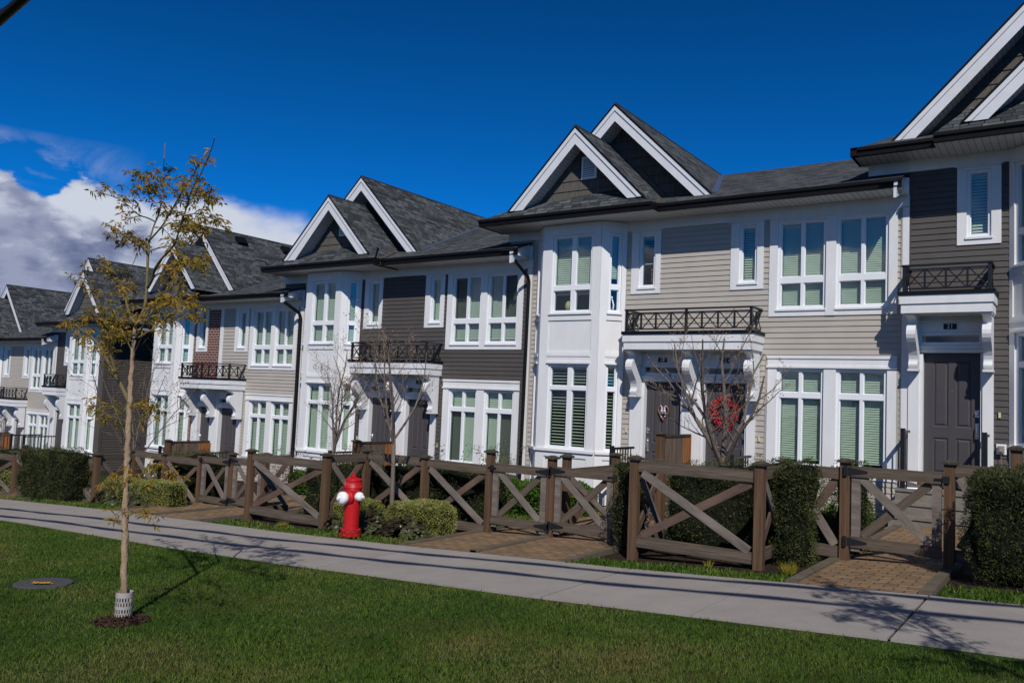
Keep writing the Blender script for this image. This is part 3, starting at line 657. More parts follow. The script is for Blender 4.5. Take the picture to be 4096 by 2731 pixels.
def double_house(lbl, fx, fz, wall, corner, P, ysc=1.0):
    T = lambda x, y, z: (fx(x), YW+(y-YW)*ysc, fz(z))
    loc = (fx(-6.07), 16.0, gz(fx(-6.07)))
    root = thing('townhouse', lbl, 'townhouse', loc, 'stepped row of townhouses')
    fp = FRONT(YW); zg = P.get('zg', -2.6)
    opens = [(-4.60, -2.60, 1.70, 3.44), (-4.60, -2.60, -1.05, .97), (-5.35, -4.82, 2.2, 3.44), (-7.38, -6.83, 2.2, 3.44), (-7.28, -4.90, -3, 1.30)]
    w = MB(T); w2 = MB(T); bx0, bx1 = P.get('brick', (None, None))
    segs = [(-7.55, -2.49)] if bx0 is None else [(bx1, -2.49)]
    for a, b in segs: siding(w, fp, a, b, zg, 3.435, opens, zr=.0277)
    w.build('siding_wall', wall, root); w = MB(T); siding(w, fp, -9.75, -9.60, zg, 3.435, (), zr=.0277); w.build('siding_strip', wall, root)
    if bx0 is not None:
        for (p, q, zb, zt) in holes(-7.55, bx0, zg, 3.435, opens): w2.q([fp(p, 0, zb), fp(q, 0, zb), fp(q, 0, zt), fp(p, 0, zt)], [(p, zb), (q, zb), (q, zt), (p, zt)])
        w2.build('brick_wall', M['brick'], root)
    tr = MB(T)
    tr.box(-2.49, -2.39, YW-.024, YW+.02, zg, 3.43); tr.build('corner_board', M['white'], root); tr = MB(T)
    tr.box(-10.42, -9.60, YW-.02, YW+.02, 3.44, 3.63); tr.box(-7.56, -2.39, YW-.02, YW+.02, 3.44, 3.63)   # frieze
    for (a, b) in ((-7.475, -6.75), (-5.45, -4.74), (-4.735, -2.50)): tr.box(a, b, YW-.017, YW+.02, 3.426, 3.439)
    if bx0 is not None: tr.box(bx0, bx1, YW-.024, YW+.02, 1.39, 3.439)
    tr.build('wall_trim', M['white'], root)
    c2 = MB(T)
    for x in (-2.512, -7.53, -9.62, -9.75): c2.box(x, x+.022, YW-.02, YW+.01, zg, 3.435)
    for (a, b) in ((-4.70, -4.674), (-2.56, -2.534)): c2.box(a, b, YW-.018, YW+.01, -1.07, 1.0)
    c2.build('siding_corner_trim', corner, root)
    # doors
    pt = MB(T)
    for (a, b) in ((-7.335, -7.105), (-6.256, -5.885), (-5.02, -4.865)): pt.box(a, b, YW-.045, YW+.15, zg, 1.049)
    pt.build('door_post_board', M['white'], root)
    doorway(root, T, -7.045, -6.288, P['nums'][0]); doorway(root, T, -5.825, -5.056, P['nums'][1], hinge='l' if P.get('h2') else 'l')
    canopy(root, T, -7.27, -4.745, 8); brackets(root, T, ((-7.24, -7.10), (-6.09, -5.95), (-4.945, -4.80)))
    narrow_window(root, T, -7.41, -6.79, 2.18, -7.25, -6.90, P.get('n1', {})); narrow_window(root, T, -5.39, -4.78, 2.18, -5.235, -4.90, P.get('n2', {}))
    double_upper(root, T, P.get('du', {})); double_ground(root, T, P.get('dg', {}))
    bay(root, T, -9.245, -7.905, P.get('bay', {}), zg)
    g = P['roof']; eaves(root, T, g)
    gable(root, T, *g['front'], 13.86, 14.25, 16.6, M['shake'], xr_end=g['xg1'], vent=g.get('vent'), zwall=g.get('zw'))
    gable(root, T, *g['big'], 14.90, 15.40, 21.5, M['shake'], zwall=g['big'][1]-g['big'][3]-.1)
    f2 = MB(T); ax, az, hw, rise = g['front']; sl = rise/hw               # step flashing on the big gable wall
    t0, t1 = g.get('fl', (.42, 1.0)); f2.bar((ax+hw*t0+.05, 15.36, az-rise*t0+.03), (g['xg1']-.22, 15.36, az-(g['xg1']-.22-ax)*sl+.03), .05, .10)
    ax, az, hw, rise = g['big']; sl = rise/hw
    f2.build('step_flashing', M['flashb'], root)
    vf = MB(T); ze = 3.77; pit = .355                                     # valley where the big gable meets the main slope
    def vp(y): z = ze+pit*(y-13.97); return (ax+(az-z)/sl, y, z+.02)
    a, b = vp(15.15), vp(20.6); vf.bar(a, b, .17, .02)
    c_ = (g['xg1'], 13.96, ze); vf.bar((g['xg1']+.02, 13.98, ze+.03), (g['xg1']-.5, 14.9, ze+.36), .12, .02, m=1)
    vf.build('valley_flashing', [M['flash'], M['flashb']], root)
    ub = MB(T); ub.box(-10.40, -9.752, YW+.03, 20.8, 3.22, 3.6); ub.build('upper_side_wall', wall, root)
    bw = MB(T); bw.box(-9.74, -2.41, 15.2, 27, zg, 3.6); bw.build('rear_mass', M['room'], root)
    if P.get('fin'): fin(root, T, -2.50, 3.62)
    if g.get('roofvents'):
        for (t_, y) in g['roofvents']:
            v = MB(T); x = ax+hw*t_; z = az-rise*t_; n = Vector((rise, 0, hw)).normalized()
            v.bar((x+n.x*.06, y, z+n.z*.06), (x+n.x*.06, y+.34, z+n.z*.06), .34, .12, up=n); v.build('roof_vent', M['gutter'], root)
    if P.get('extra'): P['extra'](root, T)
    if 'ds' in P:
        pts, r_ = P['ds']; d = MB(); d.tube(pts, r_, 8); d.build('downspout', M['gutter'], root)
    return root, T

def single_house(lbl, fx, fz, P, ysc=1.0, dz=.57):
    """dark end unit: one door, narrow window, bay on the right"""
    T = lambda x, y, z: (fx(x), YW+(y-YW)*ysc, fz(z))
    root = thing('townhouse', lbl, 'townhouse', (fx(.2), 16.0, gz(fx(.2))), 'stepped row of townhouses')
    fp = FRONT(YW); zg = P.get('zg', -2.6); s = 3.615+dz
    T2 = lambda x, y, z: T(x, y, z+dz)
    opens = [(-1.67, -1.12, 2.23+dz, 3.44+dz), (-2.30, -1.25, -3, 1.9)]
    w = MB(T); siding(w, fp, -2.39, -.955, zg, 3.435+dz, opens, zr=.0277); siding(w, fp, 1.1, P.get('xr', 2.6), zg, 3.435+dz, (), zr=.0277)
    if P.get('side'): siding(w, FP(P['xr'], YW, 0, 1), 0, 9, zg, 3.6+dz, (), zr=.0277)
    w.build('siding_wall', M['brown'], root)
    tr = MB(T)
    tr.box(-3.03, -.955, YW-.02, YW+.02, 3.44+dz, 3.63+dz); tr.box(1.1, P.get('xr', 2.6), YW-.02, YW+.02, 3.44+dz, 3.63+dz)
    tr.box(-1.735, -1.065, YW-.017, YW+.02, 3.426+dz, 3.439+dz)
    tr.build('wall_trim', M['white'], root)
    c2 = MB(T)
    for x in (-2.388, -.985): c2.box(x, x+.022, YW-.02, YW+.01, zg, 3.435+dz)
    if P.get('side'): c2.box(P['xr']-.10, P['xr']+.02, YW-.03, YW+.12, zg, 3.6+dz)
    c2.build('siding_corner_trim', M['browncorner'], root)
    pt = MB(T)
    for (a, b) in ((-2.385, -2.229), (-1.34, -1.192)): pt.box(a, b, YW-.045, YW+.15, zg, 1.049+dz)
    pt.build('door_post_board', M['white'], root)
    doorway(root, T, -2.174, -1.37, P['nums'][0], dz=dz, hinge='l')
    canopy(root, T, -2.435, -1.145, 4, dz=dz); brackets(root, T, ((-2.35, -2.22), (-1.31, -1.19)), dz)
    narrow_window(root, T2, -1.702, -1.094, 2.17, -1.569, -1.229, P.get('n1', {}))
    bay(root, T2, -.6, .74, P.get('bay', {}), zg-dz)
    g = P['roof']; eaves(root, T, g, s)
    gable(root, T, *g['front'], 13.86, 14.25, 15.9, M['shake'], vent=g.get('vent'), zwall=s+.155+.3)
    gable(root, T, *g['big'], 14.90, 15.40, 21.5, M['shake'], zwall=s+.35)
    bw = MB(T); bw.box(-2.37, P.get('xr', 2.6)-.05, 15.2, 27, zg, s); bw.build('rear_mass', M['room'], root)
    ub = MB(T); ub.box(-3.0, -2.392, YW+.03, 20.8, 3.25+dz, 3.6+dz); ub.build('upper_side_wall', M['brown'], root)
    if P.get('extra'): P['extra'](root, T)
    return root, T
ID = lambda x: x
def SB(*v): return tuple(x*14.9/15.1 for x in v)
# --- beige house, doors 22 and 23
def tan_extra(root, T):
    pass
tan_root, TT = double_house('beige sided townhouse with doors 22 and 23 and a red wreath', ID, ID, M['tan'], M['tancorner'], dict(
    nums=('23', '22'), fin=True, zg=-2.1, du=dict(b=.038, t=1.2), dg=dict(b=.04, t=1.15, cut=.05), n2=dict(t=1.0), n1=dict(b=.05, t=.5, cut=.42),
    bay=dict(up=dict(t=1.15, cut=.22, cutr=.42), lo=dict(t=.32, b=.062)),
    roof=dict(xl=-10.42, xg0=-10.62, xg1=-6.60, xr=-2.42, la=-9.75, ra=-7.02, front=(-8.386, 5.52, 1.57, 1.60), big=SB(-8.18, 6.34, 2.26, 2.23), vent=(-8.42, -8.07, 4.505, 4.975), zw=4.10)))
# --- dark brown house, doors 24 and 25
gx = pl([-9.75, -9.62, -9.245, -7.905, -7.53, -7.416, -6.79, -5.39, -4.78, -4.67, -2.565, -2.39], [-17.05, -16.9, -16.426, -15.199, -14.854, -14.743, -14.124, -12.75, -12.168, -12.08, -9.975, -9.755])
gzz = pl([-.96, .77, .982, 1.675, 2.18, 3.40, 3.625], [-1.49, .205, .412, 1.084, 1.593, 2.80, 3.025])
def RX(f, g):            # inverse mapping helper: real position -> template
    return lambda X: (lambda lo, hi: [0])(0, 0)
def inv(f, lo, hi):
    def h(v):
        a, b = lo, hi
        for _ in range(50):
            m = (a+b)/2
            if f(m) < v: a = m
            else: b = m
        return (a+b)/2
    return h
ix = inv(gx, -20, 5); iz = inv(gzz, -8, 10)
def roof_from(ix, iz, xg0, xg1, fr, bg, **k):
    def gb(ax, az, xb, zb): a, z = ix(ax), iz(az); return (a, z, ix(xb)-a, z-iz(zb))
    d = dict(xl=-10.42, xg0=ix(xg0), xg1=ix(xg1), xr=-2.42, front=gb(*fr), big=gb(*[v*14.9/15.1 for v in bg])); d['la'] = d['front'][0]-d['front'][2]+.2; d['ra'] = d['xg1']-.42; d['zw'] = 4.10; d.update(k); return d
rg = roof_from(ix, iz, -17.72, -13.64, (-15.44, 4.87, -13.93, 3.31), (-15.62, 5.68, -13.466, 3.50))
rg['vent'] = (ix(-15.385), ix(-15.045), iz(3.895), iz(4.335))
grey_root, TG = double_house('dark brown sided townhouse with doors 24 and 25', gx, gzz, M['brown'], M['browncorner'], dict(
    nums=('25', '24'), fin=True, zg=-2.1, du=dict(b=.045, t=1.1, screen=True, cut=.04), dg=dict(b=.04, t=1.3, screen=True), n2=dict(t=1.25), n1=dict(t=1.15),
    bay=dict(up=dict(t=1.12), lo=dict(t=1.3, b=.04)), roof=rg,
    ds=([(-9.83, 14.03, 2.93), (-9.82, 14.06, 2.86), (-9.79, 14.46, 2.63), (-9.785, 14.5, 2.52), (-9.80, 14.5, 0), (-9.82, 14.5, -2.2)], .036)))
# --- brick and beige house
hx = pl([-9.75, -9.62, -9.245, -7.905, -7.53, -7.41, -6.79, -6.0, -5.86, -5.39, -4.779, -4.67, -2.565, -2.39], [-23.7, -23.55, -23.146, -22.05, -21.722, -21.575, -21.052, -20.455, -20.317, -19.78, -19.195, -19.114, -17.175, -16.94])
hz = pl([-.96, .77, .982, 1.675, 2.18, 3.40, 3.625], [-1.856, -.312, -.119, .528, 1.01, 2.206, 2.40])
ix = inv(hx, -20, 5); iz = inv(hz, -8, 10)
rh = roof_from(ix, iz, -24.3, -20.645, (-21.99, 4.21, -20.67, 2.75), (-22.545, 4.974, -20.62, 2.87), roofvents=[(.15, 16.0), (.145, 17.8)])
rh['vent'] = (ix(-21.9), ix(-21.6), iz(3.25), iz(3.68))
brick_root, TH = double_house('townhouse of red brick beside beige siding, below the dark brown one', hx, hz, M['tan'], M['tancorner'], dict(
    nums=('27', '26'), fin=True, zg=-2.1, brick=(-6.0, -5.86), du=dict(t=1.1), dg=dict(t=1.0), n2=dict(t=1.1), n1=dict(t=1.2),
    bay=dict(up=dict(t=1.0), lo=dict(t=.75)), roof=rh,
    ds=([(-17.08, 14.03, 2.30), (-17.07, 14.06, 2.25), (-16.99, 14.46, 2.03), (-16.975, 14.5, 1.92), (-16.96, 14.5, -1), (-16.98, 14.5, -2.7)], .046)))
# --- dark end house at the right, door 21
drk_root, TD = single_house('dark brown end townhouse with door 21 at the right edge', ID, ID, dict(
    nums=('21',), zg=-2.0, xr=2.9, n1=dict(t=1.15, b=.05), bay=dict(up=dict(t=1.1), lo=dict(t=1.1)),
    roof=dict(flip=True, xl=-3.08, xg0=-1.93, xg1=2.4, xr=2.9, la=-1.50, ra=1.9, front=(-.01, 6.09, 1.57, 1.60), big=SB(-.54, 7.02, 2.26, 2.32))))
# --- far row: dark end house and beige house
dx_ = pl([-3.08, -2.39, -1.702, -.975, -.6, .74, 1.115, 1.22, 3.22], [-30.2, -29.655, -29.14, -28.58, -28.32, -27.16, -26.90, -26.56, -24.56])
dzz = pl([-.93+.57, .76+.57, 1.012+.57, 1.80+.57, 2.17+.57, 3.40+.57, 3.615+.57], [-2.29, -.78, -.55, .19, .516, 1.65, 1.84])
ix = inv(dx_, -20, 12); iz = inv(dzz, -8, 12)
def gb(ax, az, xb, zb): a, z = ix(ax), iz(az); return (a, z, ix(xb)-a, z-iz(zb))
far_root, TF = single_house('dark brown end townhouse of the lower row, with a blank side wall', dx_, dzz, dict(
    nums=('',), zg=-1.6, xr=1.24, side=True, n1=dict(t=1.0), bay=dict(up=dict(t=.85), lo=dict(t=1.15)),
    roof=dict(flip=True, rightret=True, xl=-3.08, xg0=-2.9, xg1=ix(-25.8), xr=ix(-26.0), la=ix(-28.7), ra=ix(-26.2), front=gb(-27.30, 3.66, -26.05, 2.21), big=gb(*[v*14.9/15.1 for v in (-28.87, 4.34, -27.0, 2.3)]))), ysc=.72)
tx = pl([-9.75, -7.53, -7.41, -6.79, -5.39, -4.779, -4.67, -2.565, -2.39], [-35.6, -33.72, -33.60, -33.08, -32.07, -31.557, -31.49, -29.82, -29.665])
tz = pl([.77, .982, 1.675, 2.18, 3.40, 3.625], [-1.245, -1.07, -.46, .010, 1.14, 1.335])
ix = inv(tx, -20, 5); iz = inv(tz, -8, 10)
rt = roof_from(ix, iz, -36.2, -33.0, (-34.35, 3.05, -33.2, 1.75), (-34.875, 3.66, -33.21, 1.69))
beige_root, TB = double_house('beige townhouse of the lower row at the left edge', tx, tz, M['tan'], M['tancorner'], dict(
    nums=('', ''), fin=True, zg=-1.8, du=dict(t=.5), dg=dict(t=.5), n2=dict(t=.9), n1=dict(t=.9), roof=rt), ysc=.75)
# ------------------------------------------------------------------ ground, lawn, pavement
def groundmat(name, c1, c2, scale, bump=.6, c3=None):
    m = bpy.data.materials.new(name); m.use_nodes = True; t = m.node_tree; b = t.nodes['Principled BSDF']; b.inputs['Roughness'].default_value = .95; b.inputs['Specular IOR Level'].default_value = .08
    tc_ = t.nodes.new('ShaderNodeTexCoord'); n = t.nodes.new('ShaderNodeTexNoise'); n.inputs['Scale'].default_value = scale; n.inputs['Detail'].default_value = 10; n.inputs['Roughness'].default_value = .7
    t.links.new(tc_.outputs['Object'], n.inputs[0])
    r = t.nodes.new('ShaderNodeValToRGB'); r.color_ramp.elements[0].position = .35; r.color_ramp.elements[1].position = .68
    r.color_ramp.elements[0].color = (*c1, 1); r.color_ramp.elements[1].color = (*c2, 1); t.links.new(n.outputs[0], r.inputs[0])
    out = r.outputs[0]
    if c3:
        n2 = t.nodes.new('ShaderNodeTexNoise'); n2.inputs['Scale'].default_value = .9; n2.inputs['Detail'].default_value = 6; t.links.new(tc_.outputs['Object'], n2.inputs[0])
        r2 = t.nodes.new('ShaderNodeMapRange'); r2.inputs[1].default_value = .50; r2.inputs[2].default_value = .68; t.links.new(n2.outputs[0], r2.inputs[0])
        x = t.nodes.new('ShaderNodeMix'); x.data_type = 'RGBA'; t.links.new(r2.outputs[0], x.inputs['Factor']); t.links.new(out, x.inputs[6]); x.inputs[7].default_value = (*c3, 1); out = x.outputs[2]
    t.links.new(out, b.inputs['Base Color'])
    nb = t.nodes.new('ShaderNodeTexNoise'); nb.inputs['Scale'].default_value = 45; nb.inputs['Detail'].default_value = 6; t.links.new(tc_.outputs['Object'], nb.inputs[0])
    bp = t.nodes.new('ShaderNodeBump'); bp.inputs['Strength'].default_value = bump; bp.inputs['Distance'].default_value = .02; t.links.new(nb.outputs[0], bp.inputs['Height']); t.links.new(bp.outputs[0], b.inputs['Normal'])
    return m
M['soil'] = groundmat('dark_bark_soil', (.014, .010, .008), (.060, .042, .032), 22, .9)
M['lawn'] = groundmat('mossy_turf', (.016, .034, .007), (.040, .066, .015), 14, .8, (.055, .048, .018))
M['walk'] = mat('broomed_concrete', (.295, .268, .248), .88, .12, noise=(2.3, .13), bump=(110, .22, (1, .25, 1)))
M['joint'] = mat('pavement_joint', (.055, .045, .038), .95, .05)
M['paver'] = brickmat('clay_pavers', (.26, .165, .095), (.17, .112, .068), (.050, .045, .025), .205, .105, .007, .9, .5, grain=.4)
XS = [-1500, -400]+GX[:2]+[-45, -36, -30]+GX[2:]+[200, 1500]
XS = sorted(set(XS+[-22, -20, -16, -12, -10.6, -8.4, -5, -3, 2, 5]))
def strip(name, x0, x1, y0, y1, dz, m, kind='structure', ys=None, uvs=False, rim=0):
    b = MB(); xs = [x0]+[x for x in XS if x0 < x < x1]+[x1]; ys = ys or [y0, y1]
    for i in range(len(xs)-1):
        a, c = xs[i], xs[i+1]; za, zc = gz(a)+dz, gz(c)+dz
        for j in range(len(ys)-1):
            b.q([(a, ys[j], za), (c, ys[j], zc), (c, ys[j+1], zc), (a, ys[j+1], za)], [(a, ys[j]), (c, ys[j]), (c, ys[j+1]), (a, ys[j+1])] if uvs else None)
        if rim:
            b.q([(a, y0, za-rim), (c, y0, zc-rim), (c, y0, zc), (a, y0, za)]); b.q([(a, y1, za), (c, y1, zc), (c, y1, zc-rim), (a, y1, za-rim)])
    return solo(b, name, m, (x0, y0, gz(x0)+dz), kind=kind)
strip('ground', -1500, 1500, -1500, 1500, -.012, M['soil'], ys=[-1500, -60, -8, 6.2, 8.1, 14.6, 60, 1500])
strip('lawn', -60, 30, -9, 6.26, .0, M['lawn'], ys=[-9, -3, 0, 3, 6.26])
strip('grass_verge', -60, -14.2, 7.98, 8.62, .0, M['lawn']); strip('grass_verge', -11.3, -7.36, 7.98, 8.50, 0, M['lawn']); strip('grass_verge', -4.72, -2.3, 7.98, 8.45, 0, M['lawn']); strip('grass_verge', -1.1, 30, 7.98, 8.60, 0, M['lawn'])
strip('inner_lawn', -9.2, -7.3, 9.95, 12.6, .0, M['lawn']); strip('inner_lawn', -4.6, -2.5, 10.2, 13.6, .0, M['lawn']); strip('inner_lawn', -1.0, 6, 10.2, 13.6, .0, M['lawn'])
strip('inner_lawn', -26, -20.5, 10, 13.4, .0, M['lawn'])
strip('pavement_base', -60, 30, 6.27, 7.99, .006, M['joint'])
# concrete pavement slabs with joints (one sheet, gaps at the joints)
JX = [-60]+[-3.95-1.43*k for k in range(33, 0, -1)]+[-3.95, -2.56, -1.13, .3, 1.73, 3.16, 4.6, 6, 7.5, 9, 30]
JX = sorted(x for x in JX if x > -52)
wb_ = MB()
for i in range(len(JX)-1):
    wide = lambda k: .011 if k % 2 == (JX.index(-3.95) % 2) else .0035
    a, c = JX[i]+wide(i), JX[i+1]-wide(i+1)
    xs = [a]+[x for x in XS if a < x < c]+[c]
    for k in range(len(xs)-1):
        p, q_ = xs[k], xs[k+1]; zp, zq = gz(p)+.02, gz(q_)+.02
        wb_.q([(p, 6.255, zp), (q_, 6.255, zq), (q_, 8.0, zq), (p, 8.0, zp)])
        wb_.q([(p, 6.255, zp-.05), (q_, 6.255, zq-.05), (q_, 6.255, zq), (p, 6.255, zp)])
    for x in (a, c): wb_.q([(x, 6.255, gz(x)-.01), (x, 8.0, gz(x)-.01), (x, 8.0, gz(x)+.02), (x, 6.255, gz(x)+.02)])
solo(wb_, 'pavement', M['walk'], (-3.95, 7, gz(-3.95)), kind='structure')
for (x0, x1, y1) in ((-2.24, -1.22, 13.3), (-7.13, -6.09, 13.2), (-6.0, -4.82, 13.2), (-13.9, -12.75, 13.4), (-12.68, -11.55, 13.4), (-20.4, -19.2, 13.4), (-19.1, -17.7, 13.4)):
    strip('brick_path', x0, x1, 8.006, y1, .022, M['paver'], uvs=True)
    for a, b in ((x0-.11, x0-.002), (x1+.002, x1+.11)):
        k = MB(); za, zb_ = gz(a), gz(b)
        for (p, q_) in ((8.006, 9.2), (9.203, 11.2), (11.203, y1)):
            k.q([(a, p, za+.045), (b, p, zb_+.045), (b, q_, zb_+.045), (a, q_, za+.045)]); k.q([(a, p, za-.03), (a, q_, za-.03), (a, q_, za+.045), (a, p, za+.045)][::-1]); k.q([(b, p, zb_-.03), (b, q_, zb_-.03), (b, q_, zb_+.045), (b, p, zb_+.045)]); k.q([(a, p, za-.03), (b, p, zb_-.03), (b, p, zb_+.045), (a, p, za+.045)])
        solo(k, 'path_edging', M['kerb'], (a, 8.006, za), kind='structure')
# ------------------------------------------------------------------ fast meshes (leaves, grass)
rng = np.random.default_rng(11)
def np_mesh(name, verts, nper, mats, mi=None):
    me = bpy.data.meshes.new(name); nv = len(verts); nf = nv//nper
    me.vertices.add(nv); me.vertices.foreach_set('co', verts.astype(np.float32).ravel())
    me.loops.add(nv); me.loops.foreach_set('vertex_index', np.arange(nv, dtype=np.int32))
    me.polygons.add(nf); me.polygons.foreach_set('loop_start', np.arange(0, nv, nper, dtype=np.int32))
    for m_ in mats: me.materials.append(m_)
    me.update(calc_edges=True)
    if mi is not None: me.polygons.foreach_set('material_index', mi.astype(np.int32))
    me.validate(); return me
def leafmat(name, c1, c2, scale=3, trans=.35, rough=.55, c3=None, contrast=(.35, .65), p3=.82, rnd=.34):
    m = bpy.data.materials.new(name); m.use_nodes = True; t = m.node_tree; b = t.nodes['Principled BSDF']
    b.inputs['Roughness'].default_value = rough; b.inputs['Specular IOR Level'].default_value = .25
    g = t.nodes.new('ShaderNodeNewGeometry'); tc_ = t.nodes.new('ShaderNodeTexCoord')
    n = t.nodes.new('ShaderNodeTexNoise'); n.inputs['Scale'].default_value = scale; n.inputs['Detail'].default_value = 5; t.links.new(tc_.outputs['Object'], n.inputs[0])
    ad = t.nodes.new('ShaderNodeMath'); ad.operation = 'MULTIPLY_ADD'; ad.inputs[1].default_value = rnd; t.links.new(g.outputs['Random Per Island'], ad.inputs[0])
    sb_ = t.nodes.new('ShaderNodeMath'); sb_.operation = 'SUBTRACT'; sb_.inputs[1].default_value = rnd/2; t.links.new(n.outputs[0], sb_.inputs[0]); t.links.new(sb_.outputs[0], ad.inputs[2])
    r = t.nodes.new('ShaderNodeValToRGB'); r.color_ramp.elements[0].position = contrast[0]; r.color_ramp.elements[1].position = contrast[1]
    r.color_ramp.elements[0].color = (*c1, 1); r.color_ramp.elements[1].color = (*c2, 1)
    if c3: e = r.color_ramp.elements.new(p3); e.color = (*c3, 1)
    t.links.new(ad.outputs[0], r.inputs[0]); t.links.new(r.outputs[0], b.inputs['Base Color'])
    if trans:
        o = t.nodes['Material Output']; tl = t.nodes.new('ShaderNodeBsdfTranslucent'); mx = t.nodes.new('ShaderNodeMixShader'); mx.inputs[0].default_value = trans
        t.links.new(r.outputs[0], tl.inputs[0]); t.links.new(b.outputs[0], mx.inputs[1]); t.links.new(tl.outputs[0], mx.inputs[2]); t.links.new(mx.outputs[0], o.inputs[0])
    return m
M['grass'] = leafmat('grass_blades', (.060, .128, .014), (.125, .205, .026), .9, .42, .5, (.23, .215, .065), (.30, .54), .68, .18)
M['yew'] = leafmat('yew_needles', (.024, .036, .012), (.075, .092, .026), 4, .3, .6, (.155, .145, .045), (.28, .58), .76)
M['boxv'] = leafmat('variegated_box_leaves', (.12, .14, .026), (.35, .35, .095), 7, .35, .5, (.55, .55, .26), (.28, .6))
M['green'] = leafmat('bright_green_leaves', (.045, .105, .012), (.095, .190, .022), 5, .35, .5)
M['heuch'] = leafmat('dark_purple_green_leaves', (.030, .016, .013), (.052, .058, .022), 4, .12, .3, (.075, .095, .035), (.38, .60))
M['oak'] = leafmat('young_bronze_leaves', (.180, .165, .022), (.420, .250, .030), 5, .42, .5, (.50, .235, .040), (.30, .60))
M['shrubleaf'] = leafmat('small_yellow_green_leaves', (.075, .100, .018), (.150, .160, .040), 6, .35, .5)
M['rosel'] = leafmat('maroon_new_leaves', (.050, .018, .020), (.080, .045, .030), 6, .2, .5)
M['ygrass'] = leafmat('yellow_sedge_blades', (.22, .19, .020), (.42, .36, .045), 4, .35, .5)
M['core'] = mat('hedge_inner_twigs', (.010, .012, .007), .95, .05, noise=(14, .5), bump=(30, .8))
M['bark'] = mat('pale_oak_bark', (.30, .215, .135), .85, .15, noise=(22, .42, (1, 1, .25)), bump=(42, 1.0, (1, 1, .35)))
M['barkt'] = mat('olive_twig_bark', (.145, .115, .06), .8, .15, noise=(25, .3))
M['barkg'] = mat('grey_brown_bark', (.150, .120, .100), .8, .15, noise=(25, .35, (1, 1, .3)), bump=(60, .5))
M['bud'] = mat('tan_bud', (.25, .17, .105), .7, .2, noise=(30, .3))
def quads(cent, dirv, up, length, width, shape='kite'):
    """flat leaves: cent base point, dirv unit direction, up sideways vector"""
    L = length[:, None]; w = width[:, None]
    if shape == 'kite': P = np.stack([cent, cent+dirv*L*.45+up*w*.5, cent+dirv*L, cent+dirv*L*.45-up*w*.5], 1)
    elif shape == 'tri': P = np.stack([cent-up*w*.5, cent+up*w*.5, cent+dirv*L], 1)
    return P.reshape(-1, 3)
def rand_dirs(n): v = rng.normal(size=(n, 3)); return v/np.linalg.norm(v, axis=1, keepdims=True)
def perp(d):
    r = rand_dirs(len(d)); u = np.cross(d, r); return u/np.maximum(np.linalg.norm(u, axis=1, keepdims=True), 1e-6)
from mathutils import noise as mnoise
def lump(p, f=2.2, a=.5): return mnoise.noise(Vector(p)*f)*a + mnoise.noise(Vector(p)*f*2.7)*a*.5
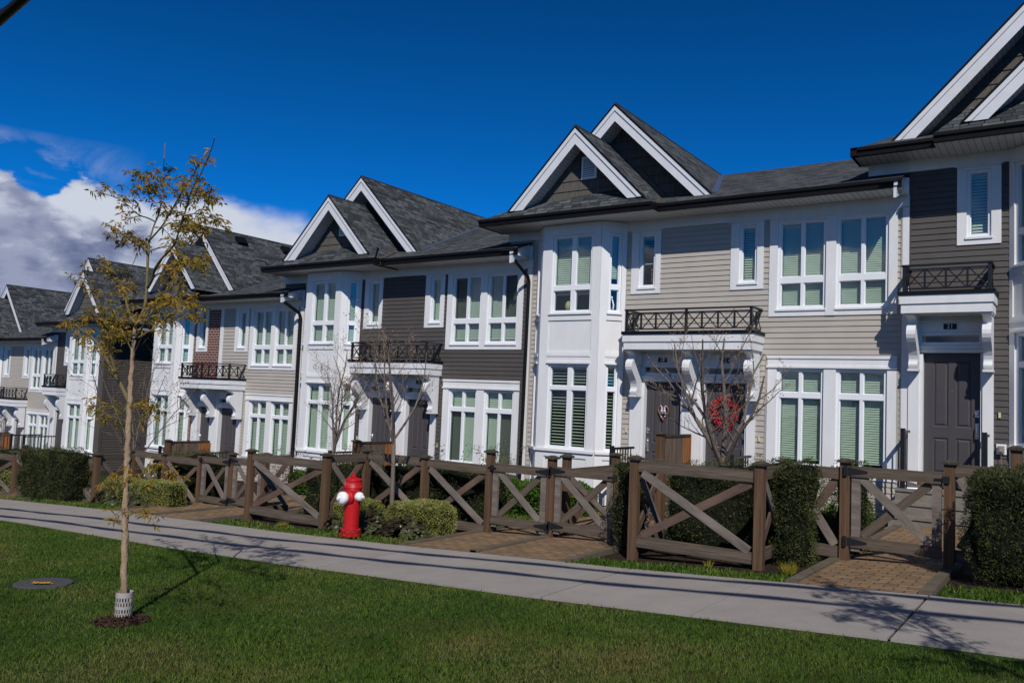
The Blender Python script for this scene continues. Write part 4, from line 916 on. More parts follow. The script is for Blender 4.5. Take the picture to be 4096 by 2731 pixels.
def hedge(name, label, cat, x0, x1, y0, y1, h, n, m, leaf=(.045, .014), round_=.5, lmp=.07, dirz=.35, group=None, taper=0.0, zoff=0.0, seed=0, top_slope=True, core=.80):
    """clipped hedge block following the slope: leaf cloud on a lumpy rounded box, dark twiggy core"""
    cx, cy = (x0+x1)/2, (y0+y1)/2; hx_, hy_ = (x1-x0)/2, (y1-y0)/2; zg_ = gz(cx)
    areas = np.array([2*hx_*h*1.2, 2*hx_*h*.6, 2*hy_*h*.8, 2*hy_*h, 4*hx_*hy_]); pr = areas/areas.sum()
    side = rng.choice(5, n, p=pr); u = rng.uniform(-1, 1, n); v = rng.uniform(-1, 1, n)
    P = np.zeros((n, 3)); N = np.zeros((n, 3))
    for s_, (nx, ny, nz) in enumerate(((0, -1, 0), (0, 1, 0), (-1, 0, 0), (1, 0, 0), (0, 0, 1))):
        k = side == s_
        if nz: P[k] = np.stack([u[k], v[k], np.ones(k.sum())], 1)
        elif nx: P[k] = np.stack([np.full(k.sum(), nx), u[k], v[k]], 1)
        else: P[k] = np.stack([u[k], np.full(k.sum(), ny), v[k]], 1)
        N[k] = (nx, ny, nz)
    # superellipsoid rounding
    e = 2+6*(1-round_); Q = P.copy(); up_ = Q[:, 2] > -.3
    r = (np.abs(Q[:, 0])**e+np.abs(Q[:, 1])**e+np.where(up_, np.abs(Q[:, 2])**e, 0))**(1/e); Q = Q/np.maximum(r, 1e-6)[:, None]*np.where(up_, 1, 1)[:, None]
    Q[~up_, 2] = P[~up_, 2]
    tp = 1-taper*(1-(Q[:, 2]+1)/2)
    X = np.stack([cx+Q[:, 0]*hx_*tp, cy+Q[:, 1]*hy_*tp, zg_+zoff+(Q[:, 2]+1)/2*h], 1)
    d = np.array([lump((p[0]+seed, p[1], p[2]), 2.4, 1)+.6*lump((p[0]+seed+9, p[1], p[2]), 6.5, 1) for p in X])
    depth = rng.exponential(.028, n)
    X += N*(d[:, None]*lmp-depth[:, None]+.02)
    if top_slope: X[:, 2] += np.interp(X[:, 0], GX, GZ)-zg_
    D = N*.75+rand_dirs(n)*.9; D[:, 2] += dirz; D /= np.linalg.norm(D, axis=1, keepdims=True)
    ln = rng.uniform(.6, 1.3, n)*leaf[0]; wd = rng.uniform(.7, 1.3, n)*leaf[1]
    V = quads(X, D, perp(D), ln, wd)
    loc = Vector((cx, cy, zg_)); V = V-np.array(loc)
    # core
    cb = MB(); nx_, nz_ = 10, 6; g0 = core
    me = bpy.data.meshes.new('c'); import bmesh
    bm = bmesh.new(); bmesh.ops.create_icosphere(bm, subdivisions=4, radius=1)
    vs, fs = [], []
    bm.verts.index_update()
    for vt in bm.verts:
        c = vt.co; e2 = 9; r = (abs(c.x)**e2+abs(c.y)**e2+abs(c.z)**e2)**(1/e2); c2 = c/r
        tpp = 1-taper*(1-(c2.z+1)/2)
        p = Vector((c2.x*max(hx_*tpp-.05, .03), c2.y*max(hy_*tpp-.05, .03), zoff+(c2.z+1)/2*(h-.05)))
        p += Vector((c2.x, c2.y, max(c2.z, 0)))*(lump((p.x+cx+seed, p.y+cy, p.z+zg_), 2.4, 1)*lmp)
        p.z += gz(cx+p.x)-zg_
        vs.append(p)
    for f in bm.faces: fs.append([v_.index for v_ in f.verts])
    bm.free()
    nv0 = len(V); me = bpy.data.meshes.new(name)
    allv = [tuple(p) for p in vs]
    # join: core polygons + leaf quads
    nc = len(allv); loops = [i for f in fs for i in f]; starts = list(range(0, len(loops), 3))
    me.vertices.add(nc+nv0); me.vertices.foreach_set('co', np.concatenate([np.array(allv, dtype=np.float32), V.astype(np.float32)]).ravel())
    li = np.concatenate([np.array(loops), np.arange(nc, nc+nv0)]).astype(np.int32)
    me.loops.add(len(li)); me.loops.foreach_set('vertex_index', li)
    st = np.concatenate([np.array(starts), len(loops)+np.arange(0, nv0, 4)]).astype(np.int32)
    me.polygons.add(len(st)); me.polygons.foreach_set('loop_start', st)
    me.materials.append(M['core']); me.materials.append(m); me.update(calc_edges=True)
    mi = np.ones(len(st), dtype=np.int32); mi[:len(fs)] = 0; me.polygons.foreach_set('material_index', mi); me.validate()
    bpy.data.meshes.remove(bpy.data.meshes['c']) if 'c' in bpy.data.meshes else None
    o = bpy.data.objects.new(name, me); C.objects.link(o); o.location = loc
    return tag(o, label, cat, group)
# ------------------------------------------------------------------ fences and gates
def post(parent, x, y, zt, zb, w=.098, cap=True):
    b = MB(); b.box(x-w/2, x+w/2, y-w/2, y+w/2, zb-.15, zt-.048); po = b.build('post', M['post'], parent)
    if cap:
        c = MB(); q_ = w/2+.028; z0 = zt-.046
        c.box(x-q_, x+q_, y-q_, y+q_, z0, z0+.022)
        k = w/2+.022; T_ = [(x-k, y-k, z0+.0225), (x+k, y-k, z0+.0225), (x+k, y+k, z0+.0225), (x-k, y+k, z0+.0225)]; i = k*.45; U = [(x-i, y-i, zt), (x+i, y-i, zt), (x+i, y+i, zt), (x-i, y+i, zt)]
        for n in range(4): c.q([T_[n], T_[(n+1) % 4], U[(n+1) % 4], U[n]])
        c.q(U); c.build('post_cap', M['capw'], po)
    return po
def woodbar(parent, name, p, q_, w, h, m, tz=None):
    """board whose mesh is built along its own local x so the grain follows it"""
    p, q_ = Vector(p), Vector(q_); d = q_-p; L = d.length; b = MB(); b.box(0, L, -w/2, w/2, -h/2, h/2)
    o = bpy.data.objects.new(name, None); me = bpy.data.meshes.new(name); me.from_pydata(b.v, [], b.f); me.materials.append(m)
    o = bpy.data.objects.new(name, me); C.objects.link(o); o.parent = parent
    x = d.normalized(); y = Vector((0, 0, 1)).cross(x)
    y = y.normalized() if y.length > 1e-4 else Vector((0, 1, 0)); z = x.cross(y)
    mt_ = Matrix((( x.x, y.x, z.x, 0), (x.y, y.y, z.y, 0), (x.z, y.z, z.z, 0), (0, 0, 0, 1))); mt_.translation = p-root_loc(parent)
    o.matrix_local = mt_
    bv = o.modifiers.new('bevel', 'BEVEL'); bv.width = .004; bv.segments = 1
    return o
def span(parent, A, B, rt, rb, hw=.05, rh=.125):
    """level rails (tops at rt and rb) and an X brace between posts A, B"""
    a, b = Vector((A[0], A[1], 0)), Vector((B[0], B[1], 0)); d = (b-a).normalized(); a2 = a+d*hw; b2 = b-d*hw; jt = random.uniform(-.006, .006)
    woodbar(parent, 'rail', (a2.x, a2.y, rt-rh/2), (b2.x, b2.y, rt-rh/2+jt), .042, rh, M['railw']); woodbar(parent, 'rail', (a2.x, a2.y, rb-rh/2-jt), (b2.x, b2.y, rb-rh/2), .042, rh, M['railw'])
    nn = Vector((d.y, -d.x, 0))*.012; k = d*.05
    def Q(v, z, s_): w_ = v+nn*s_; return (w_.x, w_.y, z)
    woodbar(parent, 'brace', Q(a2+k, rt-rh-.01, 1), Q(b2-k, rb+.01, 1), .022, .092, M['brace'])
    woodbar(parent, 'brace', Q(a2+k, rb+.01, -1), Q(b2-k, rt-rh-.01, -1), .022, .092, M['railr'])
def fence(label, posts, spans, group='cross braced cedar fence sections'):
    x, y, zt, zb = posts[0]; root = thing('fence', label, 'fence', (x, y, zb), group)
    for p in posts: post(root, *p)
    for s_ in spans: span(root, *s_)
    return root
def gate(label, A, B, rt, rb, hinge='a', latch=True):
    A = (A[0], A[1], rt+.098, rb-.142); B = (B[0], B[1], rt+.098, rb-.142); rb -= .0625
    root = thing('garden_gate', label, 'gate', (A[0], A[1], A[3]+.06), 'cross braced garden gates')
    ax, bx = A[0]+.065, B[0]-.065; y = A[1]-.012; yb = B[1]-.012
    for (x, yy, P) in ((ax+.05, y, A), (bx-.05, yb, B)):
        b = MB(); b.box(x-.045, x+.045, yy-.018, yy+.022, P[3]+.10, P[2]-.12); b.build('stile', M['brace'], root)
    A2 = (ax, y, A[2], A[3]); B2 = (bx, yb, B[2], B[3])
    woodbar(root, 'rail', (ax, y-.020, A[2]-.155), (bx, yb-.020, B[2]-.155), .034, .115, M['railw']); woodbar(root, 'rail', (ax, y-.020, A[3]+.20), (bx, yb-.020, B[3]+.20), .034, .115, M['railw'])
    woodbar(root, 'brace', (ax+.11, y-.006, A[2]-.225), (bx-.11, yb-.006, B[3]+.265), .022, .09, M['brace']); woodbar(root, 'brace', (ax+.11, y+.018, A[3]+.265), (bx-.11, yb+.018, B[2]-.225), .022, .09, M['railw'])
    hA = A if hinge == 'a' else B; hx0 = ax if hinge == 'a' else bx; sg = 1 if hinge == 'a' else -1; yy = y if hinge == 'a' else yb
    for z in (hA[2]-.155, hA[3]+.20):
        h = MB(); h.box(hx0-sg*.06-.012, hx0-sg*.06+.022, yy-.062, yy-.036, z-.055, z+.055)
        h.q([(hx0-sg*.03, yy-.042, z-.045), (hx0+sg*.17, yy-.042, z-.012), (hx0+sg*.17, yy-.042, z+.012), (hx0-sg*.03, yy-.042, z+.045)][::sg])
        h.q([(hx0-sg*.03, yy-.038, z-.045), (hx0+sg*.17, yy-.038, z-.012), (hx0+sg*.17, yy-.038, z+.012), (hx0-sg*.03, yy-.038, z+.045)][::-sg]); h.build('hinge', M['hinge'], root)
    if latch:
        lx = bx if hinge == 'a' else ax; L = B if hinge == 'a' else A; l = MB(); z = L[2]-.165
        l.box(lx-.07, lx+.075, yy-.052, yy-.042, z-.008, z+.008); l.box(lx+sg*.02-.012, lx+sg*.02+.05, yy-.06, yy-.035, z-.035, z+.035); l.build('latch', M['hinge'], root)
    return root
F1 = (-4.31, 8.75, -.58, -1.78); F2 = (-2.85, 8.75, -.53, -1.66); FC = (-2.86, 9.65, -.53, -1.66); G1 = (-2.20, 9.65, -.48, -1.61); G2 = (-1.18, 9.65, -.42, -1.57)
M0 = (-7.04, 9.65, -.72, -1.93); M1 = (-6.0, 9.65, -.73, -1.88); M2 = (-4.98, 9.65, -.73, -1.85); M3 = (-4.40, 9.65, -.70, -1.83)
A0 = (-11.22, 8.75, -.98, -2.14); A1 = (-9.45, 8.75, -.92, -2.03); AC = (-9.50, 9.65, -.88, -2.06); AD = (-8.26, 9.65, -.89, -2.02)
B0 = (-13.85, 9.65, -1.23, -2.30); B1 = (-12.91, 9.65, -1.18, -2.27); B2 = (-11.97, 9.65, -1.12, -2.22); B3 = (-11.28, 9.65, -1.08, -2.20)
C0 = (-15.9, 8.75, -1.38, -2.34); C1 = (-16.14, 9.65, -1.35, -2.42); C2 = (-15.01, 9.65, -1.33, -2.38); CM = (-17.5, 8.75, -1.47, -2.43); L0 = (-19.2, 8.75, -1.57, -2.52)
L1 = (-21.2, 8.75, -1.69, -2.66); L2 = (-23.4, 8.75, -1.83, -2.78)
R3 = (-.59, 9.65, -.235, -1.50); R4 = (2.5, 9.65, -.10, -1.30)
fence('short front fence bay with X brace in front of the red wreath door', [F1, F2, FC], [(F1, F2, -.633, -1.49), (F2, FC, -.605, -1.46), (F1, (M3[0]+.05, M3[1]), -.65, -1.50), (FC, G1, -.585, -1.44)])
fence('short fence return at the right edge of the double garden gate', [M2, M3], [(M2, M3, -.80, -1.66)])
fence('fence right of the gate of door 21, half hidden by clipped dark hedge', [G2, R3], [(G2, R3, -.462, -1.33)])
fence('long fence run with X braces behind the red fire hydrant', [A1, AC, AD, M0], [(A1, AC, -.95, -1.80), (AC, AD, -.932, -1.79), (AD, M0, -.945, -1.795)])
fence('front fence bay with X brace left of the red fire hydrant', [A0], [(A0, A1, -1.046, -1.89), (A0, B3, -1.10, -1.95)])
fence('fence bay right behind the trunk of the bronze leaved tree', [C1, C2, B0], [(C1, C2, -1.368, -2.20), (C2, B0, -1.383, -2.22)])
fence('fence at the lower left with its post standing beside the big dark hedge', [C0, CM], [(CM, C0, -1.52, -2.30), (C0, C1, -1.42, -2.25)])
fence('fence bay at the far left edge beyond the dark hedge', [L0, L1, L2], [(L0, CM, -1.616, -2.42), (L1, L0, -1.68, -2.50), (L2, L1, -1.82, -2.64)])
gate('garden gate before the concrete steps of door 21', G1, G2, -.557, -1.43)
post(bpy.data.objects['garden_gate'], *G1)
gate('garden gate in front of the green inner hedge, left half of the double gate', M0, M1, -.905, -1.755, hinge='b')
gate('garden gate in front of door 23 path, right half of the double gate', M1, M2, -.874, -1.725)
post([o for o in bpy.data.objects if o.name.startswith('garden_gate')][-1], *M1)
gate('garden gate left of the two gates nearest the slim tree trunk', B0, B1, -1.31, -2.15, hinge='b')
gate('garden gate just left of the front fence bay beside the hydrant', B1, B2, -1.268, -2.11, latch=False)
gl = [o for o in bpy.data.objects if o.name.startswith('garden_gate')][-1]; post(gl, *B1); post(gl, *B2)
D1 = (-5.98, 11.45, -.74, -1.86)
fence('low divider fence between the two brick paths behind the double gate', [(-5.98, 10.0, -.72, -1.86), D1], [((-5.98, 10.0), D1, -.925, -1.76)])
for k, (x, y0) in enumerate(((-16.0, 10.2), (-21.5, 10.0), (-25.5, 9.8))):
    A = (x, y0, gz(x)+1.02, gz(x)); B = (x-1.9, y0+.02, gz(x-1.9)+1.02, gz(x-1.9))
    if k: fence(['', 'inner yard fence behind the big dark hedge', 'inner yard fence at the far left under the beige house'][k], [A, B], [(A, B, B[2]-.1, A[3]+.22)])
# front corner board fence (privacy divider) between doors
def divider(label, x, y0, y1, zt, zg_, dark=True, lab2=None):
    root = thing('privacy_screen', label, 'privacy screen', (x, y0, zg_), 'cedar privacy screens between the doors')
    post(root, x, y0, zt+.05, zg_, w=.12)
    ys = np.linspace(y0+.065, y1, 9)
    for i in range(8):
        b = MB(); b.box(x-.012, x+.012, ys[i]+.002, ys[i+1]-.002, zg_+.05, zt-.04); b.build('board', M['orangew'] if i > 5 else M['greyw'], root)
    b = MB(); b.box(x-.03, x+.03, y0+.06, y1+.03, zt-.04, zt); b.build('top_rail', M['capw'], root)
    b = MB(); b.box(x-.03, x+.03, y1+.002, y1+.035, zg_, zt-.041); b.build('end_board', M['orangew'], root)
divider('weathered cedar privacy screen between doors 22 and 23', -6.05, 13.22, 14.46, -.485, -1.85)
divider('cedar privacy screen between doors 24 and 25, behind the slim bare tree', gx(-6.05), 13.25, 14.46, -1.08, -2.45)
divider('cedar privacy screen in front of the brick house doors', hx(-6.05), 13.2, 14.46, -1.52, -2.75)
divider('orange cedar privacy screen at the far left edge', tx(-6.05), 13.6, 14.5, -1.98, -3.0)
# ------------------------------------------------------------------ landings, steps, railings
def steps(label, x0, x1, z, n, tread=.28, rise=.18, yf=13.95):
    b = MB(); prof = [(14.52, z), (yf, z)]; y = yf; zz = z
    for i in range(n):
        prof += [(y, zz-.045), (y+.022, zz-.05)]; y += .022
        zz -= rise; prof.append((y, zz))
        if i < n-1: y -= tread; prof.append((y, zz))
    prof[-1] = (y, zz-.3); prof.append((14.52, zz-.3))
    b.prism(prof, x0, x1); b2 = MB(); b2.box(x0-.0, x1+.0, 14.52, 14.72, z-.02, z+.008)
    o = solo(b, 'concrete_steps', M['conc'], ((x0+x1)/2, yf, z-n*rise), label, 'steps', 'concrete door steps')
    bv = o.modifiers.new('bevel', 'BEVEL'); bv.width = .012; bv.segments = 2; return o
steps('three wide concrete steps up to door 21', -2.46, -1.13, -1.09, 4)
steps('low concrete landing of the beige house with the wreath', -7.16, -4.80, -1.66, 2, yf=13.4)
steps('low concrete landing of the dark brown house, behind the hydrant', gx(-7.16), gx(-4.80), -2.26, 2, yf=13.4)
steps('low concrete landing under the doors of the brick house', hx(-7.16), hx(-4.80), -2.52, 2, yf=13.4)
steps('low concrete landing of the dark end house in the lower row', dx_(-2.4), dx_(-1.1), -2.75, 2, yf=13.6)
steps('low concrete landing of the beige house at the left edge', tx(-7.16), tx(-4.80), -2.95, 2, yf=13.6)
def stair_rail(label, x, y0, y1, zt, zb):
    root = thing('stair_railing', label, 'railing', (x, y0, zb), 'black metal door railings')
    b = MB(); b.box(x-.032, x+.032, y0-.032, y0+.032, zb, zt); c = .036; b.box(x-c, x+c, y0-c, y0+c, zt, zt+.012); b.build('post', M['rail'], root)
    b = MB(); b.box(x-.024, x+.024, y0+.034, y1, zt-.06, zt-.02); b.build('top_rail', M['rail'], root)
    b = MB(); b.box(x-.015, x+.015, y0+.034, y1, zb+.08, zb+.10); b.build('bottom_rail', M['rail'], root)
    n = max(3, int((y1-y0)/.105))
    for i in range(1, n):
        y = y0+(y1-y0)*i/n; b = MB(); b.box(x-.008, x+.008, y-.008, y+.008, zb+.10, zt-.06); b.build('baluster', M['rail'], root)
stair_rail('black railing left of door 21, with its shadow on the beige wall', -2.36, 14.0, 14.5, -.185, -1.09)
stair_rail('black railing beside the right post of door 21, left of the outlet box', -1.26, 14.0, 14.5, -.185, -1.09)
stair_rail('black railing left of door 23, beside the beige bay', -7.1, 13.44, 14.3, -.76, -1.66)
stair_rail('black railing right of door 22, behind the spreading bare tree', -4.85, 13.44, 14.3, -.76, -1.66)
stair_rail('black railing left of door 25, above the hydrant', gx(-7.1), 13.44, 14.3, -1.36, -2.26)
stair_rail('black railing right of door 24, behind the slim bare tree', gx(-4.85), 13.44, 14.3, -1.36, -2.26)
stair_rail('black railing left of the brick house doors', hx(-7.1), 13.5, 14.3, -1.72, -2.52)
stair_rail('black railing right of the brick house doors', hx(-4.85), 13.5, 14.3, -1.72, -2.52)
stair_rail('left black railing of the dark house in the lower row', dx_(-2.35), 13.3, 14.3, -1.86, -2.75)
stair_rail('right black railing of the dark house in the lower row', dx_(-1.2), 13.3, 14.3, -1.86, -2.75)
stair_rail('black railing of the beige house in the lower row', tx(-4.85), 13.5, 14.3, -2.0, -2.95)
# ------------------------------------------------------------------ hydrant
hz0 = gz(-8.35)-.02; hyd = thing('fire_hydrant', 'red fire hydrant with two white caps on the grass verge', 'fire hydrant', (-8.35, 8.2, hz0))
O = (-8.305, 8.2, 0)
b = MB(); b.lathe([(.098, -2.02), (.098, -1.952), (.108, -1.94), (.104, -1.86), (.105, -1.70), (.110, -1.55), (.116, -1.42), (.118, -1.33), (.122, -1.318), (.122, -1.30)], O, 40); b.build('barrel', M['red'], hyd, True)
b = MB(); b.lathe([(.138, -1.948), (.144, -1.944), (.144, -1.902), (.138, -1.899)], O, 8); b.lathe([(.132, -1.896), (.137, -1.893), (.137, -1.858), (.108, -1.846)], O, 32)
for k in range(8):
    t = k*math.pi/4+.39; b.lathe([(.014, -1.962), (.014, -1.848)], (O[0]+.124*math.cos(t), O[1]+.124*math.sin(t), 0), 6)
b.build('base_flange', M['redwear'], hyd)
b = MB(); b.lathe([(.085, -2.06), (.085, -1.95)], O, 20); b.build('base_pipe', M['conc'], hyd)
b = MB(); b.lathe([(.126, -1.299), (.131, -1.295), (.131, -1.282), (.127, -1.278), (.122, -1.225), (.114, -1.192), (.118, -1.188), (.116, -1.180), (.085, -1.165), (.045, -1.155), (.03, -1.152)], O, 36); b.build('bonnet', M['red'], hyd, True)
b = MB(); b.lathe([(.03, -1.15), (.028, -1.125), (.018, -1.12), (.017, -1.085), (.012, -1.08)], O, 6); b.build('operating_nut', M['red'], hyd)
def nozzle(dx, dy, z, r, L):
    d = Vector((dx, dy, 0)).normalized(); c = Vector((O[0], O[1], z))
    b = MB(); b.lathe([(r*1.45, L-.125), (r*1.30, L-.10), (r*1.10, L-.075), (r*1.05, L-.05)], c, 28, axis=d); n_ = b.build('nozzle', M['red'], hyd, True)
    b = MB(); b.lathe([(r*1.05, L-.052), (r*1.1, L-.045), (r*1.1, L), (r*1.0, L+.015), (r*.7, L+.03), (r*.4, L+.035)], c, 28, axis=d); cp = b.build('nozzle_cap', M['hwhite'], hyd, True)
    b = MB(); b.lathe([(r*.38, L+.03), (r*.30, L+.07), (r*.18, L+.072)], c, 5, axis=d); b.build('cap_nut', M['hwhite'], cp)
nozzle(-.05, -1, -1.425, .079, .20); nozzle(1, .0, -1.405, .056, .145)
b = MB(); b.box(-8.49, -8.41, 8.035, 8.04, -1.335, -1.30); 
sc = MB(); 
for (p, q_) in (((-.085, -1.19), (-.075, -1.255)), ((-.06, -1.20), (-.055, -1.26)), ((-.082, -1.228), (-.045, -1.232)), ((-.035, -1.245), (-.02, -1.225)), ((-.02, -1.225), (-.005, -1.255)), ((.005, -1.25), (.015, -1.232)), ((.015, -1.232), (.028, -1.256)), ((.028, -1.256), (.042, -1.236)), ((.042, -1.236), (.055, -1.262))):
    def on(u, z): a = -1.25+u/.122; r = .1275+(-1.27-z)*.12; return (O[0]+(r+.004)*math.cos(a), O[1]+(r+.004)*math.sin(a), z)
    sc.bar(on(*p), on(*q_), .0022, .0022)
sc.build('white_scrawl', mat('faded_white_marker', (.60, .28, .30), .6, .2), hyd)
# ------------------------------------------------------------------ overhead cables
def cable(label, dy, r):
    P0 = Vector((-7.264, 2.9+dy, 2.909)); d = Vector((1, -.038, .149)); b = MB()
    pts = [P0+d*t+Vector((0, 0, .0006*(t)**2)) for t in np.linspace(-26, 20, 40)]
    b.tube(pts, r, 10); a = []
    for i, p in enumerate(np.linspace(-26, 20, 700)): v = P0+d*float(p)+Vector((0, 0, .0006*p*p)); a.append(v+Vector((0, math.sin(p*2.2)*r*1.35, math.cos(p*2.2)*r*1.35)))
    b.tube(a, r*.5, 6); b.box(-33.4, -33.1, P0.y-.15+.95, P0.y+.15+.95, gz(-33), -.4)
    b.v = b.v[:-8]; b.f = b.f[:-6]; b.uv = b.uv[:-6]; b.mi = b.mi[:-6]
    return solo(b, 'utility_cable', M['wire'], tuple(P0), label, 'cable', 'overhead utility cables', smooth=True)
cable('thick black overhead cable crossing the top left corner of the sky', 0, .042)
cable('black overhead cable nearer the street, its shadow the lower line on the pavement', -.62, .042)
# utility cover in the lawn
b = MB(); n = 40; R_c = [(.33, .0), (.34, .008), (.33, .014), (0.01, .016)]
b.lathe([(.305, -.03), (.305, .004), (.29, .008), (.02, .010)], (0, 0, 0), 40); b.v = [(-8.38+x, 4.17+y*.82, gz(-8.38+x)+.008+z) for x, y, z in b.v]
cov = solo(b, 'utility_cover', mat('grey_asphalt_cover', (.075, .075, .080), .9, .1, noise=(60, .5), bump=(80, .5)), (-8.38, 4.17, gz(-8.38)), 'round grey utility cover with yellow paint in the lawn', 'utility cover')
# ------------------------------------------------------------------ trees
T1 = {"trunk":[[-6.256,3.75,-1.835,0.052],[-6.271,3.75,-1.642,0.048],[-6.306,3.75,-1.301,0.046],[-6.342,3.75,-0.973,0.044],[-6.363,3.75,-0.639,0.042],[-6.371,3.75,-0.533,0.041],[-6.388,3.75,-0.213,0.038],[-6.4,3.75,0.046,0.032],[-6.401,3.75,0.281,0.028],[-6.396,3.75,0.464,0.025]],"leader":[[-6.396,3.75,0.464,0.023],[-6.32,3.767,0.595,0.021],[-6.327,3.783,0.702,0.02],[-6.359,3.8,0.871,0.018],[-6.406,3.817,1.11,0.016],[-6.427,3.833,1.064,0.014],[-6.455,3.85,1.195,0.012]],"leader_left":[[-6.288,3.75,1.164,0.011],[-6.301,3.792,1.304,0.01],[-6.307,3.833,1.424,0.009],[-6.356,3.875,1.586,0.008],[-6.434,3.917,1.756,0.006],[-6.499,3.958,1.874,0.005],[-6.573,4.0,2.096,0.003]],"leader_right":[[-6.288,3.75,1.164,0.011],[-6.05,3.708,1.259,0.01],[-5.892,3.667,1.335,0.009],[-5.749,3.625,1.401,0.008],[-5.603,3.583,1.471,0.007],[-5.429,3.542,1.547,0.006],[-5.281,3.5,1.629,0.004]],"whip":[[-6.254,3.75,0.78,0.018],[-6.121,3.708,0.846,0.016],[-6.044,3.667,0.899,0.014],[-5.892,3.625,0.967,0.013],[-5.696,3.583,1.035,0.012],[-5.581,3.542,1.079,0.01],[-5.464,3.5,1.187,0.009],[-5.348,3.458,1.284,0.008],[-5.244,3.417,1.379,0.007],[-5.081,3.375,1.476,0.006],[-4.942,3.333,1.571,0.004],[-4.841,3.292,1.63,0.003],[-4.765,3.25,1.655,0.002]],"left_low":[[-6.388,3.75,-0.161,0.03],[-6.582,3.8,-0.061,0.026],[-6.768,3.85,0.03,0.023],[-7.0,3.9,0.152,0.02],[-7.225,3.95,0.267,0.017],[-7.453,4.0,0.372,0.014],[-7.758,4.05,0.469,0.011],[-8.101,4.1,0.539,0.008],[-8.414,4.15,0.534,0.005]],"left_up":[[-6.683,3.85,-0.049,0.016],[-6.713,3.793,0.095,0.014],[-6.721,3.736,0.253,0.013],[-6.657,3.679,0.355,0.011],[-6.639,3.621,0.521,0.009],[-6.639,3.564,0.646,0.008],[-6.673,3.507,0.758,0.006],[-6.699,3.45,0.83,0.004]],"left_mid":[[-6.407,3.75,0.497,0.017],[-6.632,3.833,0.584,0.015],[-6.838,3.917,0.681,0.013],[-7.036,4.0,0.797,0.011],[-7.263,4.083,0.92,0.009],[-7.577,4.167,1.038,0.007],[-7.797,4.25,1.14,0.004]],"right_arm":[[-6.378,3.75,0.365,0.012],[-6.132,3.67,0.465,0.01],[-5.888,3.59,0.527,0.009],[-5.601,3.51,0.582,0.007],[-5.302,3.43,0.61,0.005],[-5.022,3.35,0.524,0.003]],"right_low":[[-6.377,3.75,0.359,0.01],[-6.343,3.862,0.448,0.008],[-6.28,3.975,0.524,0.006],[-6.258,4.088,0.603,0.005],[-6.245,4.2,0.615,0.003]],"right_top":[[-6.011,3.65,0.851,0.01],[-5.707,3.55,0.851,0.008],[-5.399,3.45,0.842,0.006],[-5.104,3.35,0.838,0.005],[-4.777,3.25,0.824,0.003]],"mid_top":[[-6.279,3.75,1.077,0.01],[-6.252,3.808,1.111,0.009],[-6.224,3.867,1.137,0.008],[-6.179,3.925,1.144,0.007],[-6.1,3.983,1.178,0.006],[-6.07,4.042,1.224,0.004],[-6.065,4.1,1.279,0.003]],"up_left_a":[[-6.279,3.75,1.077,0.01],[-6.475,3.81,1.138,0.008],[-6.674,3.87,1.185,0.007],[-6.865,3.93,1.241,0.006],[-7.092,3.99,1.325,0.004],[-7.368,4.05,1.399,0.003]],"up_left_b":[[-6.306,3.8,1.336,0.009],[-6.314,3.742,1.354,0.008],[-6.333,3.683,1.365,0.007],[-6.314,3.625,1.38,0.006],[-6.322,3.567,1.425,0.005],[-6.394,3.508,1.477,0.004],[-6.49,3.45,1.51,0.002]],"up_left_c":[[-6.323,3.85,1.636,0.006],[-6.46,3.875,1.696,0.005],[-6.613,3.9,1.75,0.004],[-6.74,3.925,1.795,0.003],[-6.885,3.95,1.85,0.002]],"up_left_d":[[-6.312,3.85,1.546,0.006],[-6.294,3.775,1.557,0.005],[-6.262,3.7,1.572,0.004],[-6.237,3.625,1.559,0.003],[-6.185,3.55,1.549,0.002]],"up_right_a":[[-5.35,3.45,1.224,0.006],[-5.255,3.45,1.228,0.005],[-5.16,3.45,1.213,0.004],[-5.044,3.45,1.177,0.003],[-4.951,3.45,1.153,0.002]],"up_right_b":[[-5.15,3.35,1.328,0.005],[-5.319,3.517,1.385,0.004],[-5.469,3.683,1.426,0.003],[-5.613,3.85,1.472,0.002]],"up_right_c":[[-5.395,3.45,1.151,0.005],[-5.783,3.75,1.258,0.003],[-6.144,4.05,1.335,0.002]],"left_back":[[-6.802,3.95,1.132,0.006],[-6.746,3.9,1.043,0.004],[-6.733,3.85,0.973,0.003]],"low_left_thin":[[-6.402,3.75,-0.31,0.006],[-6.83,3.883,-0.297,0.005],[-7.254,4.017,-0.267,0.003],[-7.7,4.15,-0.217,0.002]],"low_right":[[-6.343,3.75,-0.314,0.006],[-6.057,3.65,-0.262,0.005],[-5.771,3.55,-0.202,0.004],[-5.575,3.45,-0.137,0.002]],"low_sprig_a":[[-6.357,3.75,-0.762,0.006],[-6.115,3.675,-0.714,0.004],[-5.824,3.6,-0.664,0.003],[-5.525,3.525,-0.635,0.002],[-5.254,3.45,-0.619,0.002]],"low_sprig_b":[[-6.347,3.75,-1.129,0.005],[-6.323,3.7,-1.11,0.003],[-6.299,3.65,-1.092,0.002]],"low_sprig_c":[[-6.381,3.75,-0.882,0.005],[-6.36,3.7,-0.849,0.003],[-6.39,3.65,-0.737,0.002]],"low_sprig_d":[[-6.304,3.75,-1.069,0.005],[-6.118,3.7,-0.999,0.003],[-5.918,3.65,-1.004,0.002]],"mid_left2":[[-6.409,3.75,0.254,0.008],[-6.75,3.883,0.373,0.006],[-7.145,4.017,0.444,0.004],[-7.487,4.15,0.43,0.003]],"mid_left3":[[-6.398,3.75,0.307,0.008],[-6.38,3.65,0.441,0.006],[-6.354,3.55,0.507,0.005],[-6.362,3.45,0.51,0.004],[-6.365,3.35,0.511,0.003]]}
